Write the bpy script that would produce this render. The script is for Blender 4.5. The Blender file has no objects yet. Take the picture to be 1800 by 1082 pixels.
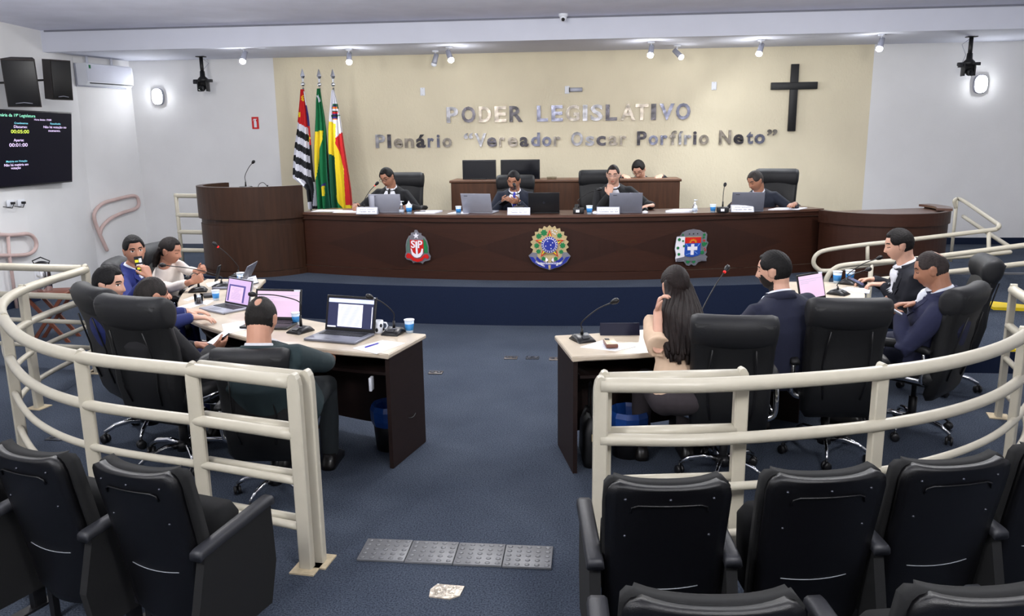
import bpy, bmesh, math, random
import numpy as np
from mathutils import Vector, Matrix
from mathutils.bvhtree import BVHTree
random.seed(7)
S = bpy.context.scene
COL = S.collection
R_ = math.radians

# ------------------------------------------------------------------ camera, world, lights, exposure
FPX, PITCH, YAW, ROLL, HC = 1400.0, R_(12.0), R_(5.6), R_(0.7), 2.12

def cam_basis():
    cy, sy, cp, sp = math.cos(YAW), math.sin(YAW), math.cos(PITCH), math.sin(PITCH)
    f = Vector((-sy*cp, cy*cp, -sp)); r = Vector((cy, sy, 0)); u = r.cross(f)
    c, s = math.cos(ROLL), math.sin(ROLL)
    return c*r - s*u, s*r + c*u, f
CR, CU, CF = cam_basis()
cd = bpy.data.cameras.new('camera'); cam = bpy.data.objects.new('camera', cd); COL.objects.link(cam)
cd.sensor_width = 36; cd.lens = 36*FPX/1800; cd.clip_start = .05
cam.matrix_world = Matrix(((CR.x, CU.x, -CF.x, 0), (CR.y, CU.y, -CF.y, 0), (CR.z, CU.z, -CF.z, HC), (0, 0, 0, 1)))
S.camera = cam
S.view_settings.view_transform = 'Standard'; S.view_settings.look = 'None'
S.view_settings.exposure = 0.42; S.view_settings.gamma = 1.0
S.view_settings.use_curve_mapping = False
w = bpy.data.worlds.new('world'); S.world = w; w.use_nodes = True
w.node_tree.nodes['Background'].inputs[0].default_value = (.8, .88, 1, 1)
w.node_tree.nodes['Background'].inputs[1].default_value = .02

def area_light(name, loc, sx, sy, power, color=(1, 1, 1), rot=(0, 0, 0)):
    l = bpy.data.lights.new(name, 'AREA'); l.shape = 'RECTANGLE'; l.size = sx; l.size_y = sy
    l.energy = power; l.color = color
    o = bpy.data.objects.new(name, l); o.location = loc; o.rotation_euler = rot; COL.objects.link(o)
    return o
HALL_LIGHTS = [(-4.6, 7.15), (-.7, 7.15), (3.2, 7.15), (-3.0, 3.6), (1.6, 3.6), (-3.0, .2), (1.6, .2)]
for i, (x, y) in enumerate(HALL_LIGHTS):
    k = 1.75 if y > 5 else .35 if y > 2 else 3.0
    area_light('hall_light', (x, y, 3.6), 1.2, .6, 15*k, (1, .985, .96))
    l = bpy.data.lights.new('hall_fill_point', 'POINT'); l.energy = 62*k; l.shadow_soft_size = .3; l.color = (1, .985, .96)  # added point fill below each hall light, brightens ceiling and walls
    o = bpy.data.objects.new('hall_fill_point', l); o.location = (x, y, 3.22); COL.objects.link(o)
SPOT_POWER = 95
WALL_LAMP_POWER = 6

# ray helpers: where the line of sight through a photo pixel meets a level or an upright plane of the room
def ray(px, py):
    return CF + CR*((px-900)/FPX) + CU*((541-py)/FPX)
def at_z(px, py, z):
    d = ray(px, py); return Vector((0, 0, HC)) + d*((z-HC)/d.z)
def at_y(px, py, y):
    d = ray(px, py); return Vector((0, 0, HC)) + d*(y/d.y)
def at_x(px, py, x):
    d = ray(px, py); return Vector((0, 0, HC)) + d*(x/d.x)

# ------------------------------------------------------------------ materials
def lin(c):
    return tuple(((v/255)/12.92 if v/255 <= .04045 else ((v/255+.055)/1.055)**2.4) for v in c)
MATS = {}
def mat(name, rgb, rough=.5, metal=0., var=0., scale=12., bump=0., bscale=150., spec=.5, emit=0., rgb2=None,
        trans=0., stretch=(1, 1, 1), coat=0., detail=3., ior=1.45):
    if name in MATS: return MATS[name]
    m = bpy.data.materials.new(name); m.use_nodes = True; nt = m.node_tree; n = nt.nodes; b = n['Principled BSDF']
    c1 = lin(rgb); b.inputs['Roughness'].default_value = rough; b.inputs['Metallic'].default_value = metal
    b.inputs['Specular IOR Level'].default_value = spec; b.inputs['IOR'].default_value = ior
    if coat: b.inputs['Coat Weight'].default_value = coat; b.inputs['Coat Roughness'].default_value = .15
    if trans: b.inputs['Transmission Weight'].default_value = trans
    tc = n.new('ShaderNodeTexCoord'); mp = n.new('ShaderNodeMapping'); mp.inputs['Scale'].default_value = stretch
    nt.links.new(tc.outputs['Object'], mp.inputs[0])
    c2 = lin(rgb2) if rgb2 else tuple(min(1, v*(1-var)) for v in c1)
    nz = n.new('ShaderNodeTexNoise'); nz.inputs['Scale'].default_value = scale; nz.inputs['Detail'].default_value = detail
    nt.links.new(mp.outputs[0], nz.inputs['Vector'])
    rp = n.new('ShaderNodeValToRGB'); rp.color_ramp.elements[0].position = .35; rp.color_ramp.elements[1].position = .65
    rp.color_ramp.elements[0].color = (*c2, 1); rp.color_ramp.elements[1].color = (*c1, 1)
    nt.links.new(nz.outputs[0], rp.inputs[0]); nt.links.new(rp.outputs[0], b.inputs['Base Color'])
    if emit:
        nt.links.new(rp.outputs[0], b.inputs['Emission Color']); b.inputs['Emission Strength'].default_value = emit
    if bump:
        bz = n.new('ShaderNodeTexNoise'); bz.inputs['Scale'].default_value = bscale; bz.inputs['Detail'].default_value = 4
        nt.links.new(mp.outputs[0], bz.inputs['Vector'])
        bp = n.new('ShaderNodeBump'); bp.inputs['Strength'].default_value = bump; bp.inputs['Distance'].default_value = .01
        nt.links.new(bz.outputs[0], bp.inputs['Height']); nt.links.new(bp.outputs[0], b.inputs['Normal'])
    MATS[name] = m; return m

def carpet_mat():
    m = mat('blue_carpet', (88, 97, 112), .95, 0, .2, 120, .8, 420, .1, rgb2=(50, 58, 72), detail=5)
    nt = m.node_tree; n = nt.nodes; b = n['Principled BSDF']; rp = [x for x in n if x.type == 'VALTORGB'][0]
    tc = [x for x in n if x.type == 'TEX_COORD'][0]
    big = n.new('ShaderNodeTexNoise'); big.inputs['Scale'].default_value = 1.6; big.inputs['Detail'].default_value = 6
    nt.links.new(tc.outputs['Object'], big.inputs['Vector'])
    r2 = n.new('ShaderNodeValToRGB'); r2.color_ramp.elements[0].position = .3; r2.color_ramp.elements[1].position = .7
    r2.color_ramp.elements[0].color = (.78, .78, .8, 1); r2.color_ramp.elements[1].color = (1.08, 1.06, 1.04, 1)
    mx = n.new('ShaderNodeMix'); mx.data_type = 'RGBA'; mx.blend_type = 'MULTIPLY'; mx.inputs[0].default_value = 1
    nt.links.new(big.outputs[0], r2.inputs[0]); nt.links.new(rp.outputs[0], mx.inputs[6]); nt.links.new(r2.outputs[0], mx.inputs[7])
    nt.links.new(mx.outputs[2], b.inputs['Base Color'])
    return m
M_CARPET = carpet_mat()
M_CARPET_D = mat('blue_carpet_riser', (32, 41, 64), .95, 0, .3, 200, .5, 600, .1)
M_WHITEWALL = mat('white_wall_paint', (226, 226, 227), .85, 0, .05, 1.5, .15, 90)
M_YELLOW = mat('cream_yellow_wall_paint', (220, 210, 184), .8, 0, .05, 2, .45, 38, stretch=(1, 1, .6))
M_CEIL = mat('ceiling_grey_paint', (232, 234, 250), .85, 0, .07, 2.2, .1, 60)
M_BEAM = mat('beam_white_paint', (208, 211, 224), .8, 0, .03, 3)
M_WOOD = mat('dark_brown_wood', (60, 36, 26), .38, 0, .22, 5, .06, 60, stretch=(1, 1, 9), coat=.06)
M_WOODH = mat('dark_brown_wood_horizontal', (52, 27, 17), .5, 0, .2, 5, .06, 60, spec=.28, stretch=(1, 1, 14), coat=.06)
M_WOODV = mat('brown_wood_vertical', (53, 31, 18), .52, 0, .3, 3, .06, 60, spec=.28, stretch=(9, 9, .7), coat=.1)
M_BENCH = mat('bench_brown_wood', (92, 58, 38), .45, 0, .3, 3, .06, 60, spec=.35, stretch=(9, 9, .7))
M_BENCHT = mat('bench_top_wood', (100, 68, 50), .4, 0, .15, 4, .05, 60)
M_WOODD = mat('darker_veneer', (44, 22, 14), .5, 0, .15, 4, .05, 60, spec=.28, stretch=(9, 9, .7), coat=.06)
M_WOODT = mat('desk_top_wood', (84, 56, 44), .35, 0, .15, 4, .05, 60, coat=.2)
M_DESKDARK = mat('wenge_laminate', (31, 18, 16), .6, 0, .25, 6, .04, 60, spec=.3, stretch=(1, 1, 8))
M_MARBLE = mat('cream_marble', (196, 182, 162), .36, 0, .14, 6, .03, 20, coat=.2, detail=8)
M_RAIL = mat('cream_enamel', (184, 178, 162), .38, 0, .05, 14, .03, 60)
M_RAILB = mat('rusty_cream_enamel', (196, 180, 150), .5, 0, .2, 40)
M_PINK = mat('pinkish_enamel', (206, 180, 175), .4, 0, .12, 10)
M_LEATHER = mat('black_leather', (11, 12, 15), .55, 0, .15, 30, .12, 220)
M_LEATHER_B = mat('matte_black_leather', (18, 19, 23), .6, 0, .1, 30, .12, 220)
M_PLASTIC = mat('black_moulded_plastic', (5, 5, 8), .36, 0, .12, 30, .2, 420)
M_PLASTIC2 = mat('black_plastic', (22, 22, 25), .4, 0, .1, 30)
M_PLASTIC3 = mat('grey_black_armrest_plastic', (36, 37, 42), .5, 0, .1, 30, .1, 300)
M_FABRIC_BLK = mat('black_seat_fabric', (7, 8, 10), .9, 0, .15, 80, .2, 500)
M_CHROME = mat('chrome', (225, 226, 230), .12, 1)
M_STEEL = mat('brushed_steel', (180, 182, 186), .3, 1, .1, 40)
M_SILVER = mat('silver_plastic', (150, 152, 164), .4, .3, .05, 10)
M_GREYLAP = mat('grey_aluminium', (120, 122, 134), .4, .35, .05, 10)
M_BLACK = mat('black_paint', (14, 14, 17), .45, 0)
M_WHITE = mat('white_plastic', (225, 228, 236), .4)
M_PAPER = mat('paper', (232, 234, 244), .8, 0, .03, 5)
M_RED = mat('red_plastic', (200, 30, 30), .4)
M_GREEN = mat('green_enamel', (10, 104, 62), .5)
M_GOLD = mat('gold_enamel', (196, 176, 132), .35, .4)
M_YEL = mat('yellow_enamel', (235, 205, 30), .45)
M_BLUE = mat('blue_enamel', (30, 44, 140), .4)
M_SCREW = mat('dark_screw_metal', (70, 72, 80), .3, .8)
M_LINE = mat('pale_grey_line', (120, 124, 130), .45)  # even pale grey for the seam line on the seat backs
M_DULL = mat('tactile_aluminium', (106, 107, 110), .45, .1, .06, 14, .05, 60)
M_GLASS = mat('clear_glass', (240, 245, 250), .03, 0, trans=1.0, ior=1.2)
M_GLOW = mat('lamp_glow', (250, 252, 255), .5, emit=42.)
M_GLOW2 = mat('half_hidden_lamp', (250, 252, 255), .5, emit=4.)
M_GLOWSPOT = mat('spot_lamp_glow', (250, 252, 255), .5, emit=60.)
M_KEYS = mat('dark_keys', (30, 31, 36), .5)
M_MIRROR = mat('mirrored_steel', (205, 204, 206), .1, 1, .25, 6, .25, 12)

# ------------------------------------------------------------------ mesh building
class MB:
    def __init__(s): s.v = []; s.f = []; s.mi = []; s.sm = []
    def add(s, vs, fs, m=0, smooth=True, M=None):
        o = len(s.v)
        s.v += [tuple(M @ Vector(v)) if M is not None else tuple(v) for v in vs]
        for f in fs: s.f.append([i+o for i in f]); s.mi.append(m); s.sm.append(smooth)
        return s
    def box(s, c, d, rot=None, m=0, bev=0., seg=2, smooth=None):
        bm = bmesh.new(); bmesh.ops.create_cube(bm, size=1)
        for v in bm.verts: v.co = Vector((v.co.x*d[0], v.co.y*d[1], v.co.z*d[2]))
        if bev: bmesh.ops.bevel(bm, geom=bm.edges[:], offset=min(bev, min(d)*.49), segments=seg, profile=.5, affect='EDGES')
        M = Matrix.Translation(c)
        if rot is not None: M = M @ (rot if isinstance(rot, Matrix) else (Matrix.Rotation(rot[2], 4, 'Z') @ Matrix.Rotation(rot[1], 4, 'Y') @ Matrix.Rotation(rot[0], 4, 'X')))
        bm.verts.index_update()
        s.add([v.co.copy() for v in bm.verts], [[v.index for v in f.verts] for f in bm.faces], m, bool(bev) if smooth is None else smooth, M)
        bm.free(); return s
    def rings(s, rings, m=0, closed=True, caps=True, smooth=True):
        n = len(rings[0]); vs = [p for r in rings for p in r]; fs = []
        for i in range(len(rings)-1):
            for j in range(n if closed else n-1):
                k = (j+1) % n; fs.append([i*n+j, i*n+k, (i+1)*n+k, (i+1)*n+j])
        if caps and closed:
            fs.append(list(range(n))[::-1]); fs.append([(len(rings)-1)*n+j for j in range(n)])
        return s.add(vs, fs, m, smooth)
    def tube(s, pts, r, n=10, m=0, caps=True, flat=1.0, up=None, round_ends=False):
        pts = [Vector(p) for p in pts]; N = len(pts)
        rs = list(r) if hasattr(r, '__len__') else [r]*N
        if round_ends:
            d0 = (pts[0]-pts[1]).normalized(); d1 = (pts[-1]-pts[-2]).normalized()
            A = [(math.cos(a), math.sin(a)) for a in (R_(85), R_(60), R_(30))]
            p0 = [pts[0]+d0*rs[0]*sn for cs, sn in A]; r0 = [rs[0]*cs for cs, sn in A]
            p1 = [pts[-1]+d1*rs[-1]*sn for cs, sn in A][::-1]; r1 = [rs[-1]*cs for cs, sn in A][::-1]
            pts = p0+pts+p1; rs = r0+rs+r1; N = len(pts)
        t = [(pts[min(i+1, N-1)]-pts[max(i-1, 0)]).normalized() for i in range(N)]
        ref = Vector(up) if up is not None else (Vector((0, 0, 1)) if abs(t[0].z) < .9 else Vector((0, 1, 0)))
        rg = []; u = (ref - t[0]*ref.dot(t[0])).normalized()
        for i in range(N):
            if up is not None:
                u = (ref - t[i]*ref.dot(t[i])).normalized()
            else:
                u = (u - t[i]*u.dot(t[i])).normalized()
            v = t[i].cross(u)
            rg.append([tuple(pts[i] + u*(rs[i]*math.cos(2*math.pi*k/n)*flat) + v*(rs[i]*math.sin(2*math.pi*k/n))) for k in range(n)])
        return s.rings(rg, m, True, caps)
    def lathe(s, prof, n=20, M=None, m=0, smooth=True):
        rg = [[(r*math.cos(2*math.pi*k/n), r*math.sin(2*math.pi*k/n), z) for k in range(n)] for r, z in prof]
        b = MB(); b.rings(rg, m, True, True, smooth); return s.add(b.v, b.f, m, smooth, M)
    def prism(s, poly, d, M=None, m=0, smooth=False, z0=0.):
        n = len(poly); vs = [(x, y, z0) for x, y in poly]+[(x, y, z0+d) for x, y in poly]
        fs = [list(range(n))[::-1], [n+i for i in range(n)]]+[[i, (i+1) % n, n+(i+1) % n, n+i] for i in range(n)]
        return s.add(vs, fs, m, smooth, M)
    def ball(s, c, r, m=0, nu=14, nv=10, M=None):
        r = r if hasattr(r, '__len__') else (r, r, r)
        rg = []
        for i in range(nv+1):
            a = -math.pi/2+math.pi*(i+.02)/(nv+.04)
            rg.append([(r[0]*math.cos(a)*math.cos(2*math.pi*k/nu), r[1]*math.cos(a)*math.sin(2*math.pi*k/nu), r[2]*math.sin(a)) for k in range(nu)])
        b = MB(); b.rings(rg, m)
        T = Matrix.Translation(c) @ (M if M is not None else Matrix.Identity(4))
        return s.add(b.v, b.f, m, True, T)
    def build(s, name, mats, parent=None, loc=None, label=None, tri=True):
        me = bpy.data.meshes.new(name); me.from_pydata(s.v, [], s.f)
        for mm in (mats if isinstance(mats, (list, tuple)) else [mats]): me.materials.append(mm)
        me.polygons.foreach_set('material_index', s.mi); me.polygons.foreach_set('use_smooth', s.sm)
        me.update()
        if tri:
            bm = bmesh.new(); bm.from_mesh(me)
            big = [f for f in bm.faces if len(f.verts) > 4]
            if big: bmesh.ops.triangulate(bm, faces=big)
            bmesh.ops.recalc_face_normals(bm, faces=bm.faces[:])
            bm.to_mesh(me); bm.free()
        o = bpy.data.objects.new(name, me); COL.objects.link(o)
        if parent is not None: o.parent = parent
        if loc is not None: o.location = loc
        if label: o['label'] = label
        return o

def empty(name, loc=(0, 0, 0), rz=0., label=None, cat=None, group=None):
    o = bpy.data.objects.new(name, None); o.empty_display_size = .1; COL.objects.link(o)
    o.location = loc; o.rotation_euler = (0, 0, rz); tag(o, label, cat, group); return o
def tag(o, label=None, cat=None, group=None):
    if label: o['label'] = label
    if cat: o['category'] = cat
    if group: o['group'] = group
    return o
def struct(o): o['kind'] = 'structure'; return o
def dup(root, loc, rz, label=None, group=None):
    r = root.copy(); COL.objects.link(r); r.location = loc; r.rotation_euler = (0, 0, rz)
    if label: r['label'] = label
    if group: r['group'] = group
    for ch in list(root.children):
        c = ch.copy(); COL.objects.link(c); c.parent = r
        for g in list(ch.children):
            d = g.copy(); COL.objects.link(d); d.parent = c
    return r
def catmull(pts, k=8):
    P = [Vector(p) for p in pts]; P = [P[0]*2-P[1]]+P+[P[-1]*2-P[-2]]; out = []
    for i in range(1, len(P)-2):
        for j in range(k):
            t = j/k; a, b, c, d = P[i-1], P[i], P[i+1], P[i+2]
            out.append(.5*((2*b)+(c-a)*t+(2*a-5*b+4*c-d)*t*t+(3*b-a-3*c+d)*t**3))
    out.append(P[-2]); return out
def text_mesh(body, size, depth=0., bold=0., align='LEFT', res=3):
    cu = bpy.data.curves.new('lettering', 'FONT'); cu.body = body; cu.size = size; cu.extrude = depth/2
    cu.offset = bold; cu.align_x = align; cu.resolution_u = res
    o = bpy.data.objects.new('lettering', cu); COL.objects.link(o)
    dg = bpy.context.evaluated_depsgraph_get(); me = bpy.data.meshes.new_from_object(o.evaluated_get(dg))
    bpy.data.objects.remove(o); bpy.data.curves.remove(cu); return me
def text_obj(name, body, size, M, material, parent=None, depth=.002, bold=0., align='CENTER', width=None):
    me = text_mesh(body, size, depth, bold, align)
    if width:
        xs = [v.co.x for v in me.vertices]; k = width/(max(xs)-min(xs))
        me.transform(Matrix.Diagonal((k, 1, 1, 1)))
    me.transform(M); me.materials.clear(); me.materials.append(material)
    o = bpy.data.objects.new(name, me); COL.objects.link(o)
    if parent is not None: o.parent = parent
    return o
UPRIGHT = Matrix.Rotation(R_(90), 4, 'X')   # a flat XY drawing stood up to face -Y
# ------------------------------------------------------------------ the room
ZC, ZS, YB, YBEAM = 3.68, 3.42, 12.8, 11.05      # main ceiling, lower ceiling over the stage, back wall, ceiling beam
XL, XR, YF, ZD = -7.62, 7.6, -3.0, .45           # side walls, wall behind the audience, stage level
X0 = -.68                                        # the room's axis of symmetry
def slab(name, x0, x1, y0, y1, z0, z1, m):
    return struct(MB().box(((x0+x1)/2, (y0+y1)/2, (z0+z1)/2), (x1-x0, y1-y0, z1-z0)).build(name, m))
slab('floor', XL-.3, XR+.3, YF-.2, YB+.2, -.1, 0, M_CARPET)
slab('ceiling', XL-.3, XR+.3, YF-.2, YBEAM+.12, ZC, ZC+.1, M_CEIL)
slab('ceiling_stage', XL-.3, XR+.3, YBEAM+.12, YB+.2, ZS, ZS+.36, M_BEAM)
slab('trim_1', XL-.3, XR+.3, YBEAM, YBEAM+.12, ZS-.03, ZC, M_BEAM)
slab('trim_2', XL, XR, YBEAM-.015, YBEAM, ZC-.022, ZC, mat('dark_joint', (118, 120, 132), .8))
b = MB(); xs = [-7.45, -5.03, 4.19, XR+.1]
for i, m in ((0, 0), (1, 1), (2, 0)):
    b.box(((xs[i]+xs[i+1])/2, YB+.1, 1.85), (xs[i+1]-xs[i], .2, 3.9), m=m)
struct(b.build('wall_back', [M_WHITEWALL, M_YELLOW]))
struct(MB().prism([(XL-.2, YF), (XL, YF), (XL, 10.2), (-7.74, 11.8), (-7.94, 11.8), (-7.8, 10.2)], ZC).build('wall_left', M_WHITEWALL))
struct(MB().prism([(-7.74, 11.8), (-7.44, 12.82), (-7.6, 12.95), (-7.95, 11.8)], ZC).build('wall_left_return', M_WHITEWALL))
slab('wall_right', XR, XR+.2, YF, YB, 0, ZC, M_WHITEWALL)
slab('wall_front', XL, XR, YF-.2, YF, 0, ZC, M_WHITEWALL)
# stage platform with a bowed front, and the ramp beside it
def arc_pts(cx, cy, r, x0, x1, n=40):
    return [(x, cy-math.sqrt(r*r-(x-cx)**2)) for x in [x0+(x1-x0)*i/n for i in range(n+1)]]
edge = arc_pts(-.75, 8.95+13, 13, -5.3, 3.6)
poly = edge+[(4.0, 10.05), (XR, 10.05), (XR, YB), (-7.1, YB), (-5.75, 10.6)]
b = MB(); n = len(poly)
b.add([(x, y, 0) for x, y in poly]+[(x, y, ZD) for x, y in poly], [[n+i for i in range(n)]], 0, False)
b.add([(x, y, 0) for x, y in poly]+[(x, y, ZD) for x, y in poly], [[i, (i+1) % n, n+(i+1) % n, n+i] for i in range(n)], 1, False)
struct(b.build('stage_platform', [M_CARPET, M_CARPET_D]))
b = MB(); x0, x1, y0, y1 = 2.98, XR, 7.28, 10.05
V = [(x0, y0, 0), (x1, y0, 0), (x1, y1, 0), (x0, y1, 0), (x0, y0, .2), (x1, y0, .2), (x1, y1, ZD+.001), (x0, y1, ZD+.001)]
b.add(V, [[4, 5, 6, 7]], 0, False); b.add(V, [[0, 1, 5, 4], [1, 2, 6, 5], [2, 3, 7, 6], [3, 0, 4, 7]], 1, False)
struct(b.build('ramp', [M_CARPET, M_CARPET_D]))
slab('trim_3', 4.1, XR, 9.99, 10.05, ZD-.006, ZD+.014, M_DULL)
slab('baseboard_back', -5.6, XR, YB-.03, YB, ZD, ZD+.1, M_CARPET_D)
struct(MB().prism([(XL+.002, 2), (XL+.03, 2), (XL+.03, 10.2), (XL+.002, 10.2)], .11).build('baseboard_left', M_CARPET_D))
# yellow safety edges on the ramp
b = MB(); p = [at_z(x, y, .21) for x, y in ((1740, 560), (1742, 548), (1748, 543), (1758, 552), (1758, 560))]
b.prism([(4.2, 8.55), (4.62, 8.5), (4.62, 8.66), (4.34, 8.86), (4.2, 8.84)], .035, Matrix.Translation((0, 0, .31)))
tag(b.build('safety_edge', M_YEL), 'yellow wedge-shaped safety strip higher up the carpeted ramp', 'safety strip', 'yellow strips on the ramp')
b = MB(); b.prism([(3.55, 7.29), (4.05, 7.29), (4.05, 7.5), (3.62, 7.36)], .02, Matrix.Translation((0, 0, .2)))
tag(b.build('safety_edge', M_YEL), 'yellow painted safety strip along the lower front edge of the ramp', 'safety strip', 'yellow strips on the ramp')

# tactile tiles, worn floor plates and floor sockets
for i, w_ in enumerate(['leftmost tactile floor tile, matt grey with pale studs', 'second tactile floor tile from the left, lightly scuffed',
                        'third tactile floor tile from the left, shiny with big round studs', 'rightmost tactile floor tile, dull grey with faint studs']):
    b = MB(); cx = -1.055+.252*i
    b.box((0, 0, .006), (.248, .218, .012), bev=.002)
    for a in range(5):
        for c in range(5):
            b.lathe([(.0135, 0), (.011, .0022), (.004, .003)], 10, Matrix.Translation((-.1+.05*a, -.088+.044*c, .012)))
    o = b.build('tactile_tile', M_DULL, loc=(cx, 3.76-.004*i, 0)); tag(o, w_+', on the blue carpet', 'tile', 'tactile tiles in the aisle')
b = MB(); b.prism([(-.07, -.05), (.03, -.065), (.075, -.03), (.085, .05), (-.05, .06), (-.075, .01)], .006)
for k in range(26):
    a = random.uniform(-.055, .055); c = random.uniform(-.04, .04); b.ball((a, c, .006), (random.uniform(.004, .01), random.uniform(.004, .01), .003), nu=8, nv=5)
o = b.build('floor_box', mat('glossy_residue', (190, 180, 165), .12, .3, .4, 30, .3, 60), loc=at_z(783, 1040, 0)); tag(o, 'square floor plate with shiny glue residue, alone in the near aisle', 'floor plate')
for px, py, l, c in ((898, 629, 'left of three small dark floor outlets in a row across the aisle', 0), (936, 629, 'middle of three small floor outlets in a row, the darkest', 1),
                     (977, 631, 'right of three small worn floor outlets, nearest the right desk', 2), (766, 655, 'small worn metal floor outlet beside the left desk end', 3), (100, 770, 'worn bronze floor outlet behind the left rail', 4)):
    b = MB(); b.box((0, 0, .004), (.13, .1, .008), bev=.003)
    for s_ in (-1, 1): b.lathe([(.022, 0), (.022, .004), (.012, .004), (.012, .001)], 12, Matrix.Translation((s_*.032, 0, .008)), m=1)
    o = b.build('floor_outlet', [mat('outlet_metal_%d' % (c % 3), ((92, 86, 84), (52, 56, 66), (112, 104, 100))[c % 3], .4, .5, .3, 40), M_SCREW], loc=at_z(px, py, 0))
    tag(o, l, 'floor outlet', 'floor outlets')

# ------------------------------------------------------------------ panels on a bowed front
class Bow:
    def __init__(s, cx, cy, r): s.cx, s.cy, s.r = cx, cy, r
    def at(s, x, off=0.):            # point on the bowed front at room coordinate x, off metres towards the hall
        th = math.asin((x-s.cx)/s.r); rr = s.r+off
        return (s.cx+rr*math.sin(th), s.cy-rr*math.cos(th))
    def band(s, b, x0, x1, z0, z1, off, thick, n=48, m=0):
        rg = []
        for i in range(n+1):
            x = x0+(x1-x0)*i/n; p = s.at(x, off); q = s.at(x, off-thick)
            rg.append([(p[0], p[1], z0), (p[0], p[1], z1), (q[0], q[1], z1), (q[0], q[1], z0)])
        b.rings(rg, m, smooth=False)
def ring_band(b, C, r0, r1, z0, z1, a0, a1, n=40, m=0):
    rg = []
    for i in range(n+1):
        a = R_(a0+(a1-a0)*i/n); c, s_ = math.cos(a), math.sin(a)
        rg.append([(C[0]+r1*c, C[1]+r1*s_, z0), (C[0]+r1*c, C[1]+r1*s_, z1), (C[0]+r0*c, C[1]+r0*s_, z1), (C[0]+r0*c, C[1]+r0*s_, z0)])
    b.rings(rg, m, smooth=False)
ZT = 1.235
bow = Bow(-.7, 18.0, 8.6)
desk = empty('presiding_desk', (0, 0, 0), 0, 'long bowed dark brown presiding desk on the stage with three coats of arms', 'desk')
b = MB(); bow.band(b, -3.68, 2.88, ZD, ZD+.1, .0, .05); b.build('plinth', M_WOODH, desk)
b = MB(); bow.band(b, -3.68, 2.88, ZD+.105, 1.145, -.012, .03); b.build('front_panel', M_WOODH, desk)
b = MB(); bow.band(b, -3.68, 2.88, 1.15, 1.205, .012, .04); b.build('apron', M_WOODH, desk)
b = MB(); bow.band(b, -3.66, 2.86, 1.205, ZT, .03, .66); b.build('desktop', M_WOODT, desk)
for k, (xa, xm, xb) in enumerate(((-3.3, -2.3, -1.33), (-1.33, -.42, .5), (.5, 1.4, 2.35))):
    b = MB(); N = 24; zt, zb, zm = 1.12, ZD+.13, (1.12+ZD+.13)/2
    for i in range(N):
        for xs_, xe in ((xa, xm), (xm, xb)):
            pass
    rg = []
    for i in range(2*N+1):
        t = i/(2*N); x = xa+(xb-xa)*t; h = (1-abs(2*t-1))*(zt-zb)/2+.004; p = bow.at(x, -.0095); q = bow.at(x, -.014)
        rg.append([(p[0], p[1], zm-h), (p[0], p[1], zm+h), (q[0], q[1], zm+h), (q[0], q[1], zm-h)])
    b.rings(rg, smooth=False); b.build('diamond_inlay', M_WOODD, desk)
# left lectern: tall drum open at the back
C = (-4.33, 10.28)
pod = empty('lectern', (0, 0, 0), 0, 'tall curved brown wooden lectern at the left end of the stage desk', 'lectern')
b = MB(); ring_band(b, C, .70, .79, ZD, ZD+.07, -212, -28); b.build('plinth', M_WOODV, pod)
b = MB(); ring_band(b, C, .72, .775, ZD+.075, 1.10, -212, -28); b.build('lower_drum', M_WOODV, pod)
b = MB(); ring_band(b, C, .72, .765, 1.10, 1.17, -212, -28); b.build('recess', M_WOODV, pod)
b = MB(); ring_band(b, C, .72, .80, 1.17, 1.575, -212, -28); b.build('upper_drum', M_WOODV, pod)
b = MB(); b.prism([(C[0]+.722*math.cos(R_(a)), C[1]+.722*math.sin(R_(a))) for a in range(-212, -27, 8)], .03, Matrix.Translation((0, 0, 1.47))); b.build('counter', M_WOODT, pod)
# right counter: lower drum continuing the desk
C2 = (3.52, 10.13)
rc = empty('side_counter', (0, 0, 0), 0, 'rounded dark wood counter continuing the right end of the stage desk', 'counter')
b = MB(); ring_band(b, C2, .70, .77, ZD, ZD+.09, -168, 25); b.build('plinth', M_WOODH, rc)
b = MB(); ring_band(b, C2, .71, .755, ZD+.095, 1.09, -168, 25); b.build('lower_drum', M_WOODH, rc)
b = MB(); ring_band(b, C2, .71, .775, 1.09, 1.235, -168, 25); b.build('rim', M_WOODH, rc)
b = MB(); b.prism([(C2[0]+.712*math.cos(R_(a)), C2[1]+.712*math.sin(R_(a))) for a in range(-168, 26, 8)], .03, Matrix.Translation((0, 0, 1.185))); b.build('counter', M_WOODT, rc)
b = MB(); ring_band(b, C2, .62, .79, 1.235, 1.262, -30, 25, 12); b.build('corner_ledge', M_WOODT, rc)

# clerks' bench behind the president
bench = empty('clerk_bench', (0, 0, 0), 0, 'brown wooden clerks bench with panelled front behind the president', 'bench')
bx0, bx1, by = -2.01, 1.28, 11.6
MB().box(((bx0+bx1)/2, by+.3, 1.515), (bx1-bx0+.04, .66, .035), bev=.006).build('bench_top', M_BENCHT, bench)
MB().box(((bx0+bx1)/2, by+.02, 1.0), (bx1-bx0, .04, .99)).build('front_panel', M_BENCH, bench)
MB().box(((bx0+bx1)/2, by-.012, 1.06), (bx1-bx0, .02, .035)).build('lower_rail', M_BENCHT, bench)
MB().box(((bx0+bx1)/2, by-.008, .485), (bx1-bx0, .02, .07)).build('plinth', M_BENCHT, bench)
for x in (bx0+.02, bx1-.02): MB().box((x, by+.3, .973), (.04, .56, 1.046)).build('side_panel', M_BENCH, bench)

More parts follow.
